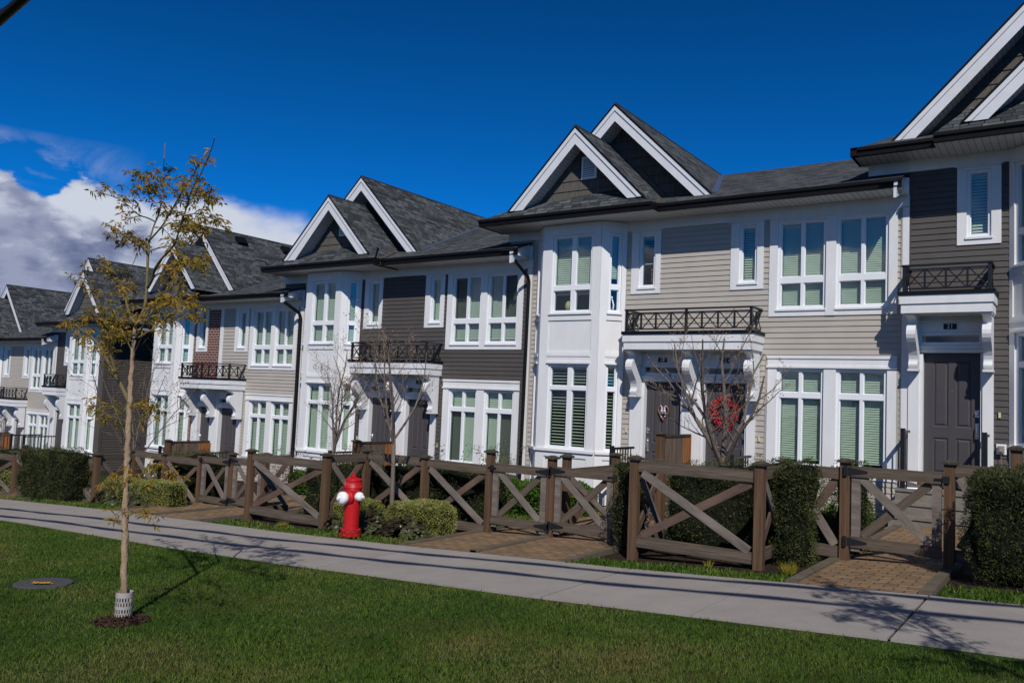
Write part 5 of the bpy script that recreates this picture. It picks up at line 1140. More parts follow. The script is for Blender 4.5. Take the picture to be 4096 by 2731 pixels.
def leaf_cluster(P, n, L, droop=.5):
    """n leaves radiating from point P, drooping; returns centre, dirs"""
    d = rand_dirs(n); d[:, 2] = d[:, 2]*.6-droop*.6; d /= np.linalg.norm(d, axis=1, keepdims=True)
    return np.repeat(np.array([P]), n, 0)+d*.006, d
def fold_leaves(c, d, ln, wd):
    """each leaf as two quads folded along the midrib -> 8 verts"""
    u = perp(d); nrm = np.cross(d, u); L = ln[:, None]; w = wd[:, None]
    mid1 = c+d*L*.42; tip = c+d*L+nrm*L*.10*0-np.array([0, 0, 1])*L*.22
    a = mid1+u*w*.5+nrm*w*.18; b = mid1-u*w*.5+nrm*w*.18
    t1 = np.stack([c, a, tip], 1); t2 = np.stack([c, tip, b], 1)
    return np.concatenate([t1, t2], 1).reshape(-1, 3)
def build_young_tree():
    base = T1['trunk'][0][:3]; base[2] = gz(base[0])
    root = thing('young_tree', 'slender young tree with bronze leaves and white trunk guard in the lawn', 'tree', tuple(base), 'young street trees')
    tb = MB(); tp = T1['trunk']; pts, rr = [], []
    for i in range(len(tp)-1):
        for k in range(6):
            t = k/6; j = [tp[i][q]*(1-t)+tp[i+1][q]*t for q in range(4)]
            w = .004*math.sin(i*6+k*1.7); pts.append((j[0]+w, j[1]+w*.6, j[2])); rr.append(j[3]*(1+.07*math.sin(k*2.1+i*3)))
    pts.append(tp[-1][:3]); rr.append(tp[-1][3]); rr = [x*.57 for x in rr]; tb.tube(pts, rr, 14); 
    for z, a in ((.45, 1.2), (1.05, 3.0), (1.9, .4), (2.3, 2.2), (1.5, 5)):      # old pruning knots
        i = min(range(len(pts)), key=lambda q: abs(pts[q][2]-(base[2]+z))); p = pts[i]
        tb.lathe([(rr[i]*.5, rr[i]*.7), (rr[i]*.42, rr[i]*1.12), (rr[i]*.2, rr[i]*1.18)], p, 8, axis=(math.cos(a), math.sin(a), .5))
    tb.build('trunk', M['bark'], root, True)
    bb = MB(); tw = MB(); tips = []; V = []
    for name, br in T1.items():
        if name == 'trunk': continue
        P = [Vector(p[:3]) for p in br]; R = [max(p[3]*.66, .0032) for p in br]
        # smooth resample
        pp, r2 = [], []
        for i in range(len(P)-1):
            p0 = P[max(i-1, 0)]; p1 = P[i]; p2 = P[i+1]; p3 = P[min(i+2, len(P)-1)]
            for k in range(4):
                t = k/4; pp.append(.5*((2*p1)+(p2-p0)*t+(2*p0-5*p1+4*p2-p3)*t*t+(3*p1-p0-3*p2+p3)*t**3)); r2.append(R[i]*(1-t)+R[i+1]*t)
        pp.append(P[-1]); r2.append(R[-1]); bb.tube(pp, r2, 7)
        L = sum((pp[i+1]-pp[i]).length for i in range(len(pp)-1)); n = len(pp)
        leafy = name not in ('leader', 'left_back')
        big = r2[0] > .008
        if not leafy: continue
        # side shoots with leaf clusters
        cnt = int(L*(17 if big else 24)*(.45 if name == 'whip' or name.startswith('low_') else 1))+1
        for s_ in range(cnt):
            t = (.30 if big else .22)+(.70 if big else .78)*(s_+random.random()*.8)/cnt
            if name == 'whip' and t > .80: continue
            if name == 'leader_left' and t > .80: continue
            i = min(int(t*(n-1)), n-2); p = pp[i].lerp(pp[i+1], t*(n-1)-i); d = (pp[i+1]-pp[i]).normalized()
            sd_ = Vector((random.gauss(0, 1), random.gauss(0, 1), random.gauss(.1, .7))); sd_ = (sd_-d*sd_.dot(d)).normalized()
            ln = random.uniform(.03, .17)*(1.1-t*.3); e = p+(sd_*.8+d*.7).normalized()*ln; m_ = p.lerp(e, .5)+Vector((0, 0, .01))
            tw.tube([p, m_, e], [.003, .0024, .0017], 4, cap=False)
            tips.append((e, 1.0))
            if ln > .08: tips.append((m_, .7))
            if ln > .12:
                e2 = m_+Vector((random.gauss(0, .05), random.gauss(0, .05), random.gauss(0, .04))); tw.tube([m_, e2], [.0022, .0014], 4, cap=False); tips.append((e2, .8))
        if name not in ('whip', 'leader_left'): tips.append((pp[-1], 1.2))
    bb.build('branches', M['barkt'], root, True); tw.build('twigs', M['barkt'], root, True)
    for e, k in tips:
        nl = max(4, int(random.uniform(6, 10)*k)); c, d = leaf_cluster(e, nl, .06)
        c += rng.normal(size=(nl, 3))*.008
        V.append(fold_leaves(c, d, rng.uniform(.030, .060, nl), rng.uniform(.011, .018, nl)))
    V = np.concatenate(V)-np.array(base)
    me = np_mesh('leaves', V, 3, [M['oak']]); o = bpy.data.objects.new('leaves', me); C.objects.link(o); o.parent = root
    # slotted guard
    g = MB(); R_g, z0, z1 = .066, gz(base[0])+.02, -1.640; ncol, nrow = 24, 4; rows = [(z0, z0+.016, 0), (z0+.016, z0+.092, 1), (z0+.092, z0+.122, 0), (z0+.122, z1-.095, 1)]
    zs = [z0, z0+.01, z0+.082, z0+.112, z0+.118, z1-.088, z1-.078, z1-.012, z1]
    solid = [1, 0, 1, 1, 1, 1, 0, 1]
    ncol = 40; zs = [z0, z0+.010, z0+.042, z0+.047, z0+.078, z0+.100, z0+.130, z0+.135, z0+.166, z1]; solid = [1, 0, 1, 0, 1, 0, 1, 0, 1]
    for i in range(len(zs)-1):
        for k in range(ncol):
            if not solid[i] and k % 2 == (i//2) % 2: continue
            a0, a1 = 2*math.pi*k/ncol, 2*math.pi*(k+1)/ncol
            for R2_, fl in ((R_g, 1), (R_g-.003, -1)):
                P = [(base[0]+R2_*math.cos(a), base[1]+R2_*math.sin(a), z) for a, z in ((a0, zs[i]), (a1, zs[i]), (a1, zs[i+1]), (a0, zs[i+1]))]; g.q(P[::fl])
    g.build('trunk_guard', M['guard'], root)
    return root
yt = build_young_tree()
# a second young tree of the row, just outside the right edge: its leaf shadow falls on the pavement
r2 = yt.copy(); C.objects.link(r2); r2.location = (1.35, 3.55, gz(1.35)); r2.rotation_euler = (0, 0, 2.4); r2.scale = (1.15, 1.15, 1.12)
r2['label'] = 'young street tree outside the right edge, shading the pavement at the lower right'
for ch in list(yt.children):
    c = ch.copy(); C.objects.link(c); c.parent = r2
# mulch ring round the trunk
def disc_mulch(label, x, y, rx, ry, n=1400, seed=3):
    b = MB(); pts = []; z = gz(x)
    for k in range(26):
        a = 2*math.pi*k/26; rr = 1+.14*math.sin(3*a+seed)+.08*math.sin(7*a); pts.append((x+rx*rr*math.cos(a), y+ry*rr*math.sin(a), gz(x+rx*math.cos(a))+.004))
    for k in range(26): b.q([(x, y, z+.03), pts[k], pts[(k+1) % 26]])
    for i in range(n):
        a = random.uniform(0, 6.283); r_ = math.sqrt(random.random())*1.05; px, py = x+rx*r_*math.cos(a), y+ry*r_*math.sin(a); pz = gz(px)+.03*(1-r_)+random.uniform(.003, .018)
        t = random.uniform(0, 6.283); l = random.uniform(.008, .022); w = random.uniform(.003, .008); dz = random.uniform(-.01, .01); cx_, sy_ = math.cos(t), math.sin(t)
        b.q([(px-cx_*l+sy_*w, py-sy_*l-cx_*w, pz-dz), (px+cx_*l+sy_*w, py+sy_*l-cx_*w, pz+dz), (px+cx_*l-sy_*w, py+sy_*l+cx_*w, pz+dz+.003), (px-cx_*l-sy_*w, py-sy_*l+cx_*w, pz-dz+.003)], m=1)
    return solo(b, 'mulch', [M['soil'], mat('bark_chips', (.050, .028, .021), .9, .1, noise=(30, .6))], (x, y, z), label, 'mulch', kind='stuff')
disc_mulch('ring of dark bark mulch round the young tree', -6.22, 3.72, .21, .19)
# bare trees
def bare_tree(label, x, y, z0, ztop, fork, spread, r0, seed, nmain=5, twig=1.0, lean=(0, 0), buds=True, group='bare spring trees', zb=None, upright=1.0, budmat=None, twiglen=1.0, budsize=1.0):
    rnd = random.Random(seed); zb = gz(x)-.02 if zb is None else zb
    root = thing('bare_tree', label, 'tree', (x, y, zb), group); H = ztop-z0
    b = MB(); tw = MB(); bd = []
    f = Vector((x+lean[0], y+lean[1], fork))
    pts = [Vector((x, y, zb)), Vector((x+lean[0]*.4, y, zb+(fork-zb)*.35)), Vector((x+lean[0]*.8+.01, y, zb+(fork-zb)*.7)), f]
    b.tube(pts, [r0*1.15, r0, r0*.9, r0*.82], 10)
    def grow(p, d, L, r, lev):
        n = 5; q_ = [p]; dd = d.copy()
        for i in range(n):
            dd = (dd+Vector((rnd.gauss(0, .13), rnd.gauss(0, .13), .10*upright+rnd.gauss(0, .06)))).normalized(); q_.append(q_[-1]+dd*L/n)
        rad = [r*(1-.72*i/n) for i in range(n+1)]
        (b if lev < 2 else tw).tube(q_, rad, 6 if lev < 2 else 4, cap=False)
        if lev >= 3 or L < .07:
            bd.append((q_[-1], dd)); 
            if rnd.random() < .6: bd.append((q_[3], dd))
            return
        k = {0: 6, 1: 5, 2: 4}[lev]; k = max(2, int(k*twig))
        for j in range(k):
            t = .22+.75*(j+rnd.random()*.6)/k; i = min(int(t*n), n-1); pp = q_[i].lerp(q_[i+1], t*n-i)
            s_ = Vector((rnd.gauss(0, 1), rnd.gauss(0, 1), rnd.gauss(.15, .5))); s_ = (s_-dd*s_.dot(dd)).normalized()
            grow(pp, (dd*.75+s_*.75).normalized(), L*(.30+.25*rnd.random())*(1.15-t*.4)*twiglen, r*(1-.72*t)*.55, lev+1)
        bd.append((q_[-1], dd))
    for j in range(nmain):
        a = 2*math.pi*j/nmain+rnd.random()*.7; tilt = spread*(.35+.65*rnd.random()) if j else spread*.1
        d = Vector((math.cos(a)*math.sin(tilt), math.sin(a)*math.sin(tilt), math.cos(tilt)))
        grow(f+Vector((0, 0, -.03*j)), d, (ztop-fork)*(.70+.3*rnd.random())/max(math.cos(tilt*.6), .6)*(1 if j else 1.0), r0*(.62 if j else .75), 0)
    b.build('trunk', M['barkg'], root, True); tw.build('twigs', M['barkg'], root, True)
    if buds:
        c = MB()
        for p, d in bd:
            s_ = rnd.uniform(.7, 1.3)*budsize; q_ = p+d*.02*s_
            c.tube([p-d*.004, p+d*.008*s_, q_], [.0015, .0055*s_, .001], 4, cap=False)
            if rnd.random() < .5:
                e = Vector((rnd.gauss(0, 1), rnd.gauss(0, 1), rnd.gauss(0, 1))).normalized(); c.tube([p, p+(d+e*.8).normalized()*.016*s_, p+(d+e*.8).normalized()*.03*s_], [.001, .004*s_, .001], 4, cap=False)
        c.build('buds', budmat or M['bud'], root)
    return root
bare_tree('slim bare tree rising from the leafy bed right of the hydrant', -8.20, 8.9, -1.95, 1.1, -.62, .62, .034, 5, nmain=5, lean=(-.05, 0), twig=.8)
bare_tree('spreading bare tree with buds in front of the red wreath door', -4.10, 11.0, -1.75, 1.16, -.66, .85, .055, 12, nmain=7, twig=.8, zb=-1.78)
bare_tree('small bare tree in front of the white bay of the dark brown house', -12.24, 11.5, -2.2, .86, -1.08, .62, .035, 23, nmain=6, twig=1.0)
bare_tree('multi stemmed bare tree with tiny red buds before the brick house', -18.42, 11.0, -2.45, 1.35, -1.9, .75, .03, 31, nmain=8, twig=.9, upright=.8, budmat=M['rosel'], budsize=1.3)
bare_tree('small bare tree before the white bay of the lower dark house', dx_(-.7), 12.4, -2.9, -1.0, -2.3, .5, .02, 41, nmain=4, twig=.7, budmat=M['rosel'])
# ------------------------------------------------------------------ shrubs with sparse leaves
def shrub(label, x, y, w, h, n, m, seed, leaf=(.03, .015), stem=.006, ns=14, cat='shrub', group=None, zoff=0, arch=.3, cl=5):
    rnd = random.Random(seed); z = gz(x)+zoff; root = thing('garden_shrub', label, cat, (x, y, z), group); b = MB(); P = []
    for i in range(ns):
        a = rnd.uniform(0, 6.283); rr = rnd.uniform(.2, 1)*w; hh = h*rnd.uniform(.6, 1.0); e = Vector((x+math.cos(a)*rr, y+math.sin(a)*rr*.7, z+hh))
        p0 = Vector((x+rnd.gauss(0, .04), y+rnd.gauss(0, .04), z-.02)); m_ = p0.lerp(e, .55)+Vector((0, 0, h*arch*.4)); pts = [p0]
        for k in range(1, 9):
            t = k/8; pts.append(p0*(1-t)**2+m_*2*t*(1-t)+e*t*t+Vector((rnd.gauss(0, .012), rnd.gauss(0, .012), 0)))
        b.tube(pts, [stem*(1-.75*k/8) for k in range(9)], 5, cap=False)
        for k in range(2, 9):
            for _ in range(2):
                q_ = pts[k]+Vector((rnd.gauss(0, .05), rnd.gauss(0, .05), rnd.gauss(.01, .05))); b.tube([pts[k], q_], [stem*.35, stem*.2], 4, cap=False); P.append(q_)
    b.build('stems', M['barkg'], root, True); V = []
    per = max(1, int(n/len(P)))
    for p in P:
        d = rand_dirs(per); c = np.repeat(np.array([p]), per, 0)+rng.normal(size=(per, 3))*.03; V.append(quads(c, d, perp(d), rng.uniform(.6, 1.3, per)*leaf[0], rng.uniform(.7, 1.3, per)*leaf[1]))
    V = np.concatenate(V)-np.array((x, y, z)); me = np_mesh('leaves', V, 4, [m]); o = bpy.data.objects.new('leaves', me); C.objects.link(o); o.parent = root
    return root
shrub('loose yellow green shrub before the corner of the beige and dark houses', -8.55, 11.9, .55, 1.25, 2600, M['shrubleaf'], 3, ns=22)
shrub('thin rose stems with maroon leaves under the windows of the dark brown house', -9.6, 11.6, .75, 1.15, 420, M['rosel'], 4, leaf=(.06, .022), ns=9)
shrub('thin rose stems before the beige window of the brick house', -13.9, 11.6, 1.0, 1.10, 380, M['rosel'], 8, leaf=(.06, .022), ns=11)
shrub('loose shrub by the downpipe of the brick house', -13.0, 12.4, .5, 1.15, 900, M['shrubleaf'], 9, ns=14)
shrub('small green shrub behind the beige house fence corner', -3.2, 12.8, .45, .9, 700, M['shrubleaf'], 14, ns=10)
shrub('small bush before the blank side wall of the lower dark house', -22.3, 11.0, .7, .95, 1500, M['shrubleaf'], 19, ns=12)
# ------------------------------------------------------------------ hedges
YL = (.034, .0085)
def yewhedge(label, *a, **k): return hedge('yew_hedge', label, 'hedge', *a, leaf=YL, group='clipped dark hedges', round_=k.pop('round_', .12), **k)
yewhedge('big clipped dark hedge at the right edge beside the brick path', -1.0, 1.0, 8.80, 9.42, 1.02, 30000, M['yew'], seed=1, lmp=.10, taper=.12)
yewhedge('narrow clipped dark hedge column between fence corner and gate post', -2.82, -2.42, 9.05, 9.50, 1.06, 7500, M['yew'], seed=2, taper=.22, lmp=.07)
yewhedge('dark hedge just inside the fence left of the gate of door 21', -2.45, -2.12, 10.0, 10.6, 1.05, 4000, M['yew'], seed=5, lmp=.05)
yewhedge('dark hedge behind the front fence bay below the wreath door', -4.45, -2.75, 9.75, 10.45, 1.00, 13000, M['yew'], seed=7, lmp=.14)
yewhedge('thin dark hedge between the double gate and the front fence bay', -4.72, -4.42, 8.95, 9.55, 1.10, 4200, M['yew'], seed=9, taper=.15, lmp=.06)
yewhedge('long dark hedge behind the X braced fence right of the hydrant', -9.35, -7.20, 9.80, 10.35, .90, 13000, M['yew'], seed=11, lmp=.12)
yewhedge('dark hedge behind the front fence bay left of the hydrant', -11.15, -9.55, 9.80, 10.4, .88, 10000, M['yew'], seed=13, lmp=.14)
yewhedge('long dark hedge behind the fence right of the young tree trunk', -15.9, -13.9, 9.85, 10.4, .90, 8000, M['yew'], seed=15, lmp=.12)
yewhedge('big clipped dark hedge in front of the fence at the left', -18.35, -16.1, 8.35, 8.85, .98, 17000, M['yew'], seed=17, lmp=.10, taper=.10)
yewhedge('dark hedge behind the far left fence bay', -23.8, -19.2, 9.85, 10.4, .90, 7000, M['yew'], seed=19, lmp=.12)
def box(label, *a, **k): return hedge('variegated_box_hedge', label, 'hedge', *a, leaf=(.020, .013), dirz=.5, group='low variegated hedges', **k)
box('low yellow green variegated hedge right of the slim tree and hydrant', -8.28, -7.22, 8.82, 9.22, .44, 15000, M['boxv'], seed=21, round_=.55, lmp=.05)
box('low variegated hedge directly behind the fire hydrant', -9.36, -8.50, 8.80, 9.10, .42, 12000, M['boxv'], seed=23, round_=.55, lmp=.05)
box('low yellow variegated hedge right of the young tree trunk', -14.95, -13.45, 8.78, 9.2, .44, 13000, M['boxv'], seed=25, round_=.55, lmp=.05)
box('low variegated hedge at the left foot of the young tree', -16.0, -15.05, 8.9, 9.3, .46, 7000, M['boxv'], seed=27, round_=.6, lmp=.06)
box('yellow green variegated hedge at the far left edge', -20.9, -19.0, 8.75, 9.25, .46, 9000, M['boxv'], seed=29, round_=.6, lmp=.06)
hedge('green_hedge', 'bright green low hedge seen through the double garden gate', 'hedge', -8.7, -6.9, 11.9, 12.7, .52, 8000, M['green'], leaf=(.045, .024), seed=31, lmp=.10)
hedge('green_hedge', 'bright green low hedge seen through the gates left of the hydrant', 'hedge', -14.2, -11.6, 11.9, 12.6, .5, 6000, M['green'], leaf=(.045, .024), seed=33, lmp=.10)
hedge('green_bush', 'little bright green bush in the corner bed by the front fence post', 'shrub', -3.05, -2.6, 10.9, 11.3, .42, 1500, M['green'], leaf=(.045, .024), seed=35, lmp=.10, round_=.9)
hedge('green_bush', 'little bright green bush at the foot of the concrete steps', 'shrub', -2.95, -2.55, 12.6, 13.0, .45, 1500, M['green'], leaf=(.045, .024), seed=37, lmp=.10, round_=.9)
# broad dark leaves (ground cover mounds)
def heuchera(label, x, y, rx, ry, h, n, seed):
    rnd = random.Random(seed); b = MB(); z = gz(x)
    for i in range(n):
        a = rnd.uniform(0, 6.283); r_ = math.sqrt(rnd.random()); px, py = x+rx*r_*math.cos(a), y+ry*r_*math.sin(a); pz = gz(px)+h*(1-r_**2.2)*rnd.uniform(.65, 1.05)+.03
        R_l = rnd.uniform(.028, .052); nrm = Vector((math.cos(a)*r_*.8+rnd.gauss(0, .35), math.sin(a)*r_*.8-.25+rnd.gauss(0, .35), .9)).normalized()
        u = nrm.cross(Vector((0, 0, 1)) if abs(nrm.z) < .95 else Vector((1, 0, 0))).normalized(); v = nrm.cross(u); P = []
        for k in range(11):
            t = 2*math.pi*k/11; q_ = R_l*(1+.10*math.cos(5*t))*(1 if k else .45); P.append(Vector((px, py, pz))+u*q_*math.cos(t)+v*q_*math.sin(t)-nrm*.010)
        c = Vector((px, py, pz)); 
        for k in range(11): b.q([tuple(c), tuple(P[k]), tuple(P[(k+1) % 11])])
    return solo(b, 'broad_leaved_plant', M['heuch'], (x, y, z), label, 'plant', 'broad leaved dark plants')
heuchera('mound of round dark green leaves under the slim bare tree', -7.75, 8.66, .52, .17, .26, 300, 1)
heuchera('mound of purple brown leaves just right of the hydrant', -8.45, 8.75, .38, .15, .30, 230, 2)
heuchera('few dark round leaves at the left foot of the hydrant', -9.10, 8.62, .18, .10, .20, 70, 3)
heuchera('dark leaf mound left of the young tree base', -15.3, 8.62, .42, .15, .24, 150, 4)
heuchera('round dark green leaves right of the young tree base', -14.25, 8.58, .36, .13, .22, 130, 5)
heuchera('dark leaves at the far left under the variegated hedge', -20.4, 8.6, .4, .14, .2, 90, 6)
# tufts
def tuft(label, x, y, r_, h, n, m, name='sedge_tuft', grp=None):
    z = gz(x); a = rng.uniform(0, 6.283, n); q_ = rng.uniform(0, 1, n)**.5*r_; c = np.stack([x+np.cos(a)*q_*.5, y+np.sin(a)*q_*.5, np.full(n, z)], 1)
    d = np.stack([np.cos(a)*.55*q_/r_, np.sin(a)*.55*q_/r_, np.ones(n)], 1)+rng.normal(size=(n, 3))*.16; d /= np.linalg.norm(d, axis=1, keepdims=True)
    ln = rng.uniform(.5, 1, n)*h; V = quads(c, d, perp(d), ln, np.full(n, .007), 'tri')-np.array((x, y, z))
    me = np_mesh(name, V, 3, [m]); o = bpy.data.objects.new(name, me); C.objects.link(o); o.location = (x, y, z); return tag(o, label, 'grass tuft', grp)
tuft('bright yellow green grass tuft at the foot of the corner fence post', -2.50, 8.62, .12, .15, 190, M['ygrass'])
tuft('yellowish grass tuft under the middle of the front fence bay', -3.35, 8.62, .08, .10, 60, M['ygrass'])
tuft('small yellow grass tuft under the fence bay left of the hydrant', -10.2, 8.62, .12, .08, 90, M['ygrass'])
tuft('little pale tuft below the big right hand hedge', -.35, 8.72, .10, .10, 90, M['green'])
# ------------------------------------------------------------------ grass
def vis(P, mg=.12):
    v = P; x = v@np.array(R_); y = v@np.array(U_); z = v@np.array(F_)
    z = np.maximum(z, 1e-3); k = FPX/4096; u = x/z*k; w = y/z*k
    return (z > .05) & (np.abs(u) < .5+mg) & (np.abs(w) < .333+mg)
def grass(name, label, regions, dens, h, wid):
    Vs = []
    for (x0, x1, y0, y1, kd) in regions:
        n = int((x1-x0)*(y1-y0)*dens(((x0+x1)/2), (y0+y1)/2)*kd); X = rng.uniform(x0, x1, n); Y = rng.uniform(y0, y1, n); Z = np.interp(X, GX, GZ)
        c = np.stack([X, Y, Z], 1); c = c[vis(c)]
        d2 = (c[:, 0]+6.22)**2/.040+(c[:, 1]-3.72)**2/.033; d3 = (c[:, 0]+8.38)**2+(c[:, 1]-4.17)**2
        c = c[(d2 > 1) & (d3 > .115)]
        n = len(c)
        if not n: continue
        dist = np.linalg.norm(c, axis=1); pat = np.array([mnoise.noise(Vector((p[0]*1.7, p[1]*1.7, 0)))+.5*mnoise.noise(Vector((p[0]*5, p[1]*5, 3))) for p in c])
        d = np.stack([rng.normal(0, .36, n), rng.normal(0, .36, n), np.ones(n)], 1); d /= np.linalg.norm(d, axis=1, keepdims=True)
        ln = rng.uniform(.45, 1.15, n)*h*(1+.45*pat); w = wid*(.6+dist*.16)
        b = rng.normal(size=(n, 3))*[1, 1, .1]; b /= np.linalg.norm(b, axis=1, keepdims=True); u = perp(d)
        mid = c+d*(ln*.55)[:, None]; tip = c+d*ln[:, None]*.92+b*(ln*.38)[:, None]; W_ = w[:, None]
        V = np.stack([c-u*W_*.5, c+u*W_*.5, mid+u*W_*.38, c+0*u], 1)
        t = np.stack([c-u*W_*.5, c+u*W_*.5, mid+u*W_*.35, tip, mid-u*W_*.35], 1); Vs.append(t.reshape(-1, 3))
    V = np.concatenate(Vs); me = np_mesh(name, V, 5, [M['grass']]); o = bpy.data.objects.new(name, me); C.objects.link(o); return tag(o, label, 'grass', kind='stuff')
cells = []
for i in range(-26, 6):
    for j in range(0, 13):
        x, y = i*.9, -.3+j*.5
        if y+.5 > 6.32: yy = 6.32
        else: yy = y+.5
        if yy > y: cells.append((x, x+.9, y, yy, 1))
def dn(x, y): return float(np.clip(150000/(1+.75*(x*x+y*y)), 3400, 14000))
grass('lawn_grass', 'short mossy green lawn grass in the foreground', cells, dn, .034, .0021)
cells = []
for i in range(-34, 4):
    x = i*.9
    for (a, b_, y0, y1) in ((-31, -14.2, 7.96, 8.60), (-11.3, -7.36, 7.96, 8.50), (-4.72, -2.36, 7.96, 8.45), (-1.06, 3, 7.96, 8.60), (-9.2, -7.3, 9.95, 11.9)):
        p, q_ = max(x, a), min(x+.9, b_)
        if q_ > p: cells.append((p, q_, y0, y1, 1))
grass('verge_grass', 'narrow strip of green grass between pavement and fence', cells, lambda x, y: float(np.clip(120000/(x*x+y*y), 700, 2200)), .055, .0052)
# yellow paint on the cover
b = MB()
for i in range(110):
    t = random.gauss(0, .20); px, py = -8.28+t*.14+random.gauss(0, .02), 4.10+t*.13+random.gauss(0, .012); l = random.uniform(.006, .013)
    if abs(t) > .62: continue
    z = gz(-8.38)+.0385+random.uniform(0, .002); b.q([(px-l, py-l*.7, z), (px+l, py-l*.6, z), (px+l*.8, py+l, z), (px-l, py+l*.8, z)])
po = b.build('yellow_paint', mat('yellow_marking_paint', (.50, .27, .03), .8, .1), None); po.parent = cov; po.matrix_parent_inverse = Matrix.Translation(-cov.location)
# ------------------------------------------------------------------ small things at the doors and windows
# red berry wreath on door 22
w = MB(); rnd = random.Random(5)
for i in range(520):
    a = rnd.uniform(0, 6.283); r_ = rnd.gauss(.205, .04); px, pz = -5.455+r_*math.cos(a), -.055+r_*1.12*math.sin(a); py = 14.665+rnd.uniform(-.045, .02); s_ = rnd.uniform(.009, .017)
    w.lathe([(s_*.4, -s_*.9), (s_, -s_*.2), (s_*.8, s_*.6), (s_*.3, s_)], (px, py, pz), 6)
wr = thing('wreath', 'round wreath of red berries hanging on door 22', 'wreath', (-5.455, 14.68, -.30)); w.build('berries', mat('red_berry', (.42, .008, .018), .35, .5), wr, True)
t_ = MB(); pts = [(-5.455+.2*math.cos(a), 14.68, -.055+.224*math.sin(a)) for a in np.linspace(0, 6.283, 30)]; t_.tube(pts, .022, 6); t_.build('twig_ring', M['barkg'], wr, True)
# heart ornament on door 23
hrt = thing('heart_ornament', 'heart shaped twig ornament with small white figures on door 23', 'ornament', (-6.672, 14.68, -.28))
def hp(t, s_=1.0): return (-6.672+s_*.0062*16*math.sin(t)**3, 14.665, -.105+s_*.0095*(13*math.cos(t)-5*math.cos(2*t)-2*math.cos(3*t)-math.cos(4*t)))
b = MB(); b.tube([hp(t) for t in np.linspace(0, 6.283, 44)], .011, 6); b.tube([(hp(t)[0]+.004*math.sin(t*9), hp(t)[1]-.012, hp(t)[2]+.004*math.cos(t*8)) for t in np.linspace(0, 6.283, 60)], .005, 5); b.build('twig_heart', mat('tan_twig', (.26, .13, .06), .8, .2, noise=(30, .4)), hrt, True)
b = MB(); b.tube([(-6.672, 14.68, -.01), (-6.672, 14.69, .16)], .0035, 5); b.build('hanging_cord', M['barkg'], hrt)
b = MB()
for dx_c in (-.028, .03):
    b.lathe([(.026, -.115), (.024, -.07), (.012, -.045), (.015, -.035), (.013, -.015), (.004, -.005)], (-6.672+dx_c, 14.65, 0), 10)
b.box(-6.735, -6.61, 14.645, 14.66, -.135, -.112)
for t in (0.9, 5.4, 2.3, 3.9): b.lathe([(.004, -.015), (.016, -.004), (.014, .008), (.003, .015)], (hp(t)[0], 14.648, hp(t)[2]), 8)
b.build('white_figures', mat('pale_lilac_paint', (.55, .50, .60), .6, .3, noise=(40, .2)), hrt, True)
# door bells
for x, z, r_, l in ((-7.405, -.49, tan_root, 0), (-4.79, -.50, tan_root, 0), (-1.112, .09, drk_root, 0), (gx(-4.79), -1.10, grey_root, 0), (gx(-7.40), -1.09, grey_root, 0)):
    b = MB(); b.box(x-.016, x+.016, 14.565, 14.59, z-.04, z+.04); b.build('doorbell', mat('ivory_plastic', (.62, .55, .34), .5, .3), r_)
# outlet box by door 21
b = MB(); b.box(-1.155, -1.02, 14.565, 14.59, -.50, -.345); ob = b.build('outlet_plate', M['vinyl'], drk_root)
b = MB(); b.box(-1.13, -1.045, 14.50, 14.564, -.475, -.37); b.box(-1.11, -1.065, 14.485, 14.499, -.455, -.385); b.build('outlet_cover', mat('clear_grey_plastic', (.28, .25, .22), .3, .5), ob)
b = MB(); b.tube([(-1.09, 14.53, -.475), (-1.085, 14.54, -.9), (-1.08, 14.5, -1.3)], .004, 5); b.build('outlet_cord', mat('orange_cord', (.45, .2, .05), .6, .2), ob)
# shoes on the landing of door 21
def shoe(label, x, y, rot, m, cat='shoe'):
    T_ = lambda a, d, z: (x+a*math.cos(rot)-d*math.sin(rot), y+a*math.sin(rot)+d*math.cos(rot), -1.09+z)
    root = thing('shoe', label, 'shoe', (x, y, -1.09), 'shoes left at door 21'); b = MB(T_)
    prof = [(-.13, .030), (-.10, .038), (-.03, .032), (.05, .042), (.11, .036), (.14, .015)]
    for h0, h1, k, mm, nm in ((0, .022, 1.08, M['vinyl'], 'sole'), (.022, .07, 1.0, m, 'upper')):
        b = MB(T_)
        for i in range(5):
            (a0, w0), (a1, w1) = prof[i], prof[i+1]; t0 = h1 if nm == 'sole' else h1+(.035 if i < 2 else (.02 if i == 2 else -.012*(i-2))); t1 = h1 if nm == 'sole' else h1+(.035 if i < 1 else (.02 if i == 1 else -.012*(i-1)))
            w0 *= k; w1 *= k
            b.q([T_i for T_i in ((a0, -w0, h0), (a1, -w1, h0), (a1, -w1*.8, t1), (a0, -w0*.8, t0))]); b.q([(a0, w0, h0), (a0, w0*.8, t0), (a1, w1*.8, t1), (a1, w1, h0)]); b.q([(a0, -w0*.8, t0), (a1, -w1*.8, t1), (a1, w1*.8, t1), (a0, w0*.8, t0)])
        b.build(nm, mm, root)
shoe('grey trainer beside the left railing of door 21', -2.20, 14.12, .5, mat('grey_mesh_shoe', (.10, .09, .09), .8, .2))
shoe('brown shoe nearer the middle of the landing of door 21', -2.05, 14.18, .3, mat('brown_leather_shoe', (.09, .04, .025), .6, .3))
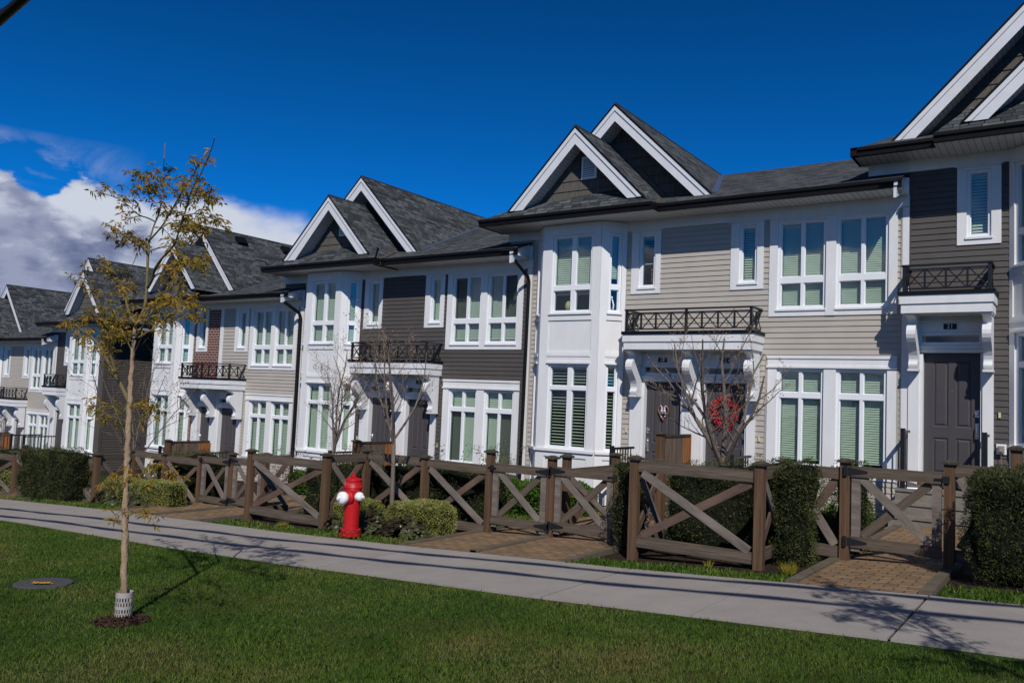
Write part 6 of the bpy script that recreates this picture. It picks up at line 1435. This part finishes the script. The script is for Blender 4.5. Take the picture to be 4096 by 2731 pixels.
# window ornaments in the beige bay
tz1 = 1.86
o_ = MB(); o_.lathe([(.03, 0), (.075, .03), (.09, .09), (.075, .16), (.04, .2), (.01, .205)], (-8.70, 14.40, tz1), 18)
solo(o_, 'window_vase', mat('cream_glaze', (.55, .52, .22), .4, .4), (-8.70, 14.40, tz1), 'cream yellow round vase in the upper window of the beige bay', 'vase', smooth=True)
o_ = MB()
for (x, w_) in ((-8.93, .26), (-8.45, .24), (-8.22, .2)): o_.box(x-w_/2, x+w_/2, 14.43, 14.445, tz1, tz1+.26)
for i, (x, w_) in enumerate(((-8.90, .24), (-8.44, .26), (-8.20, .20))):
    k = MB(); k.box(x-w_/2, x+w_/2, 14.47, 14.485, tz1-.02, tz1+.25); k.bar((x, 14.485, tz1+.15), (x, 14.56, tz1-.02), .03, .01); solo(k, 'picture_frame', M['room'], (x, 14.47, tz1-.02), 'dark picture frame back in the beige bay window, '+['leftmost of three', 'middle of three', 'rightmost of three'][i], 'picture frame', 'picture frames in the bay window')
b = MB()
cx_, cy_ = -7.77, 14.62-.16
b.tube([(cx_-.01, cy_, tz1), (cx_-.035, cy_, tz1+.12), (cx_-.02, cy_, tz1+.22), (cx_-.01, cy_, tz1+.25)], [.022, .016, .014, .008], 8); b.tube([(cx_+.04, cy_+.01, tz1), (cx_+.05, cy_+.01, tz1+.1), (cx_+.02, cy_+.01, tz1+.2), (cx_+.0, cy_, tz1+.235)], [.02, .015, .012, .008], 8)
for dx_c, dz_c in ((-.012, .27), (.015, .25)): b.lathe([(.006, -.02), (.018, -.008), (.018, .008), (.006, .02)], (cx_+dx_c, cy_, tz1+dz_c), 10)
solo(b, 'figurine', M['hwhite'], (cx_, cy_, tz1), 'white embracing couple figurine in the side pane of the beige bay', 'figurine', smooth=True)
b = MB(); gx0 = -7.02; b.tube([(gx0+.04, 14.72, 2.35), (gx0+.03, 14.72, 2.45), (gx0-.0, 14.72, 2.56), (gx0+.0, 14.72, 2.62)], [.045, .05, .022, .018], 8); b.lathe([(.01, -.03), (.026, -.01), (.022, .02), (.008, .035)], (gx0+.0, 14.71, 2.65), 10)
solo(b, 'figurine', mat('terracotta', (.36, .12, .06), .7, .2), (gx0, 14.72, 2.35), 'terracotta animal figurine in the narrow window left of the balcony of the beige house', 'figurine', smooth=True)
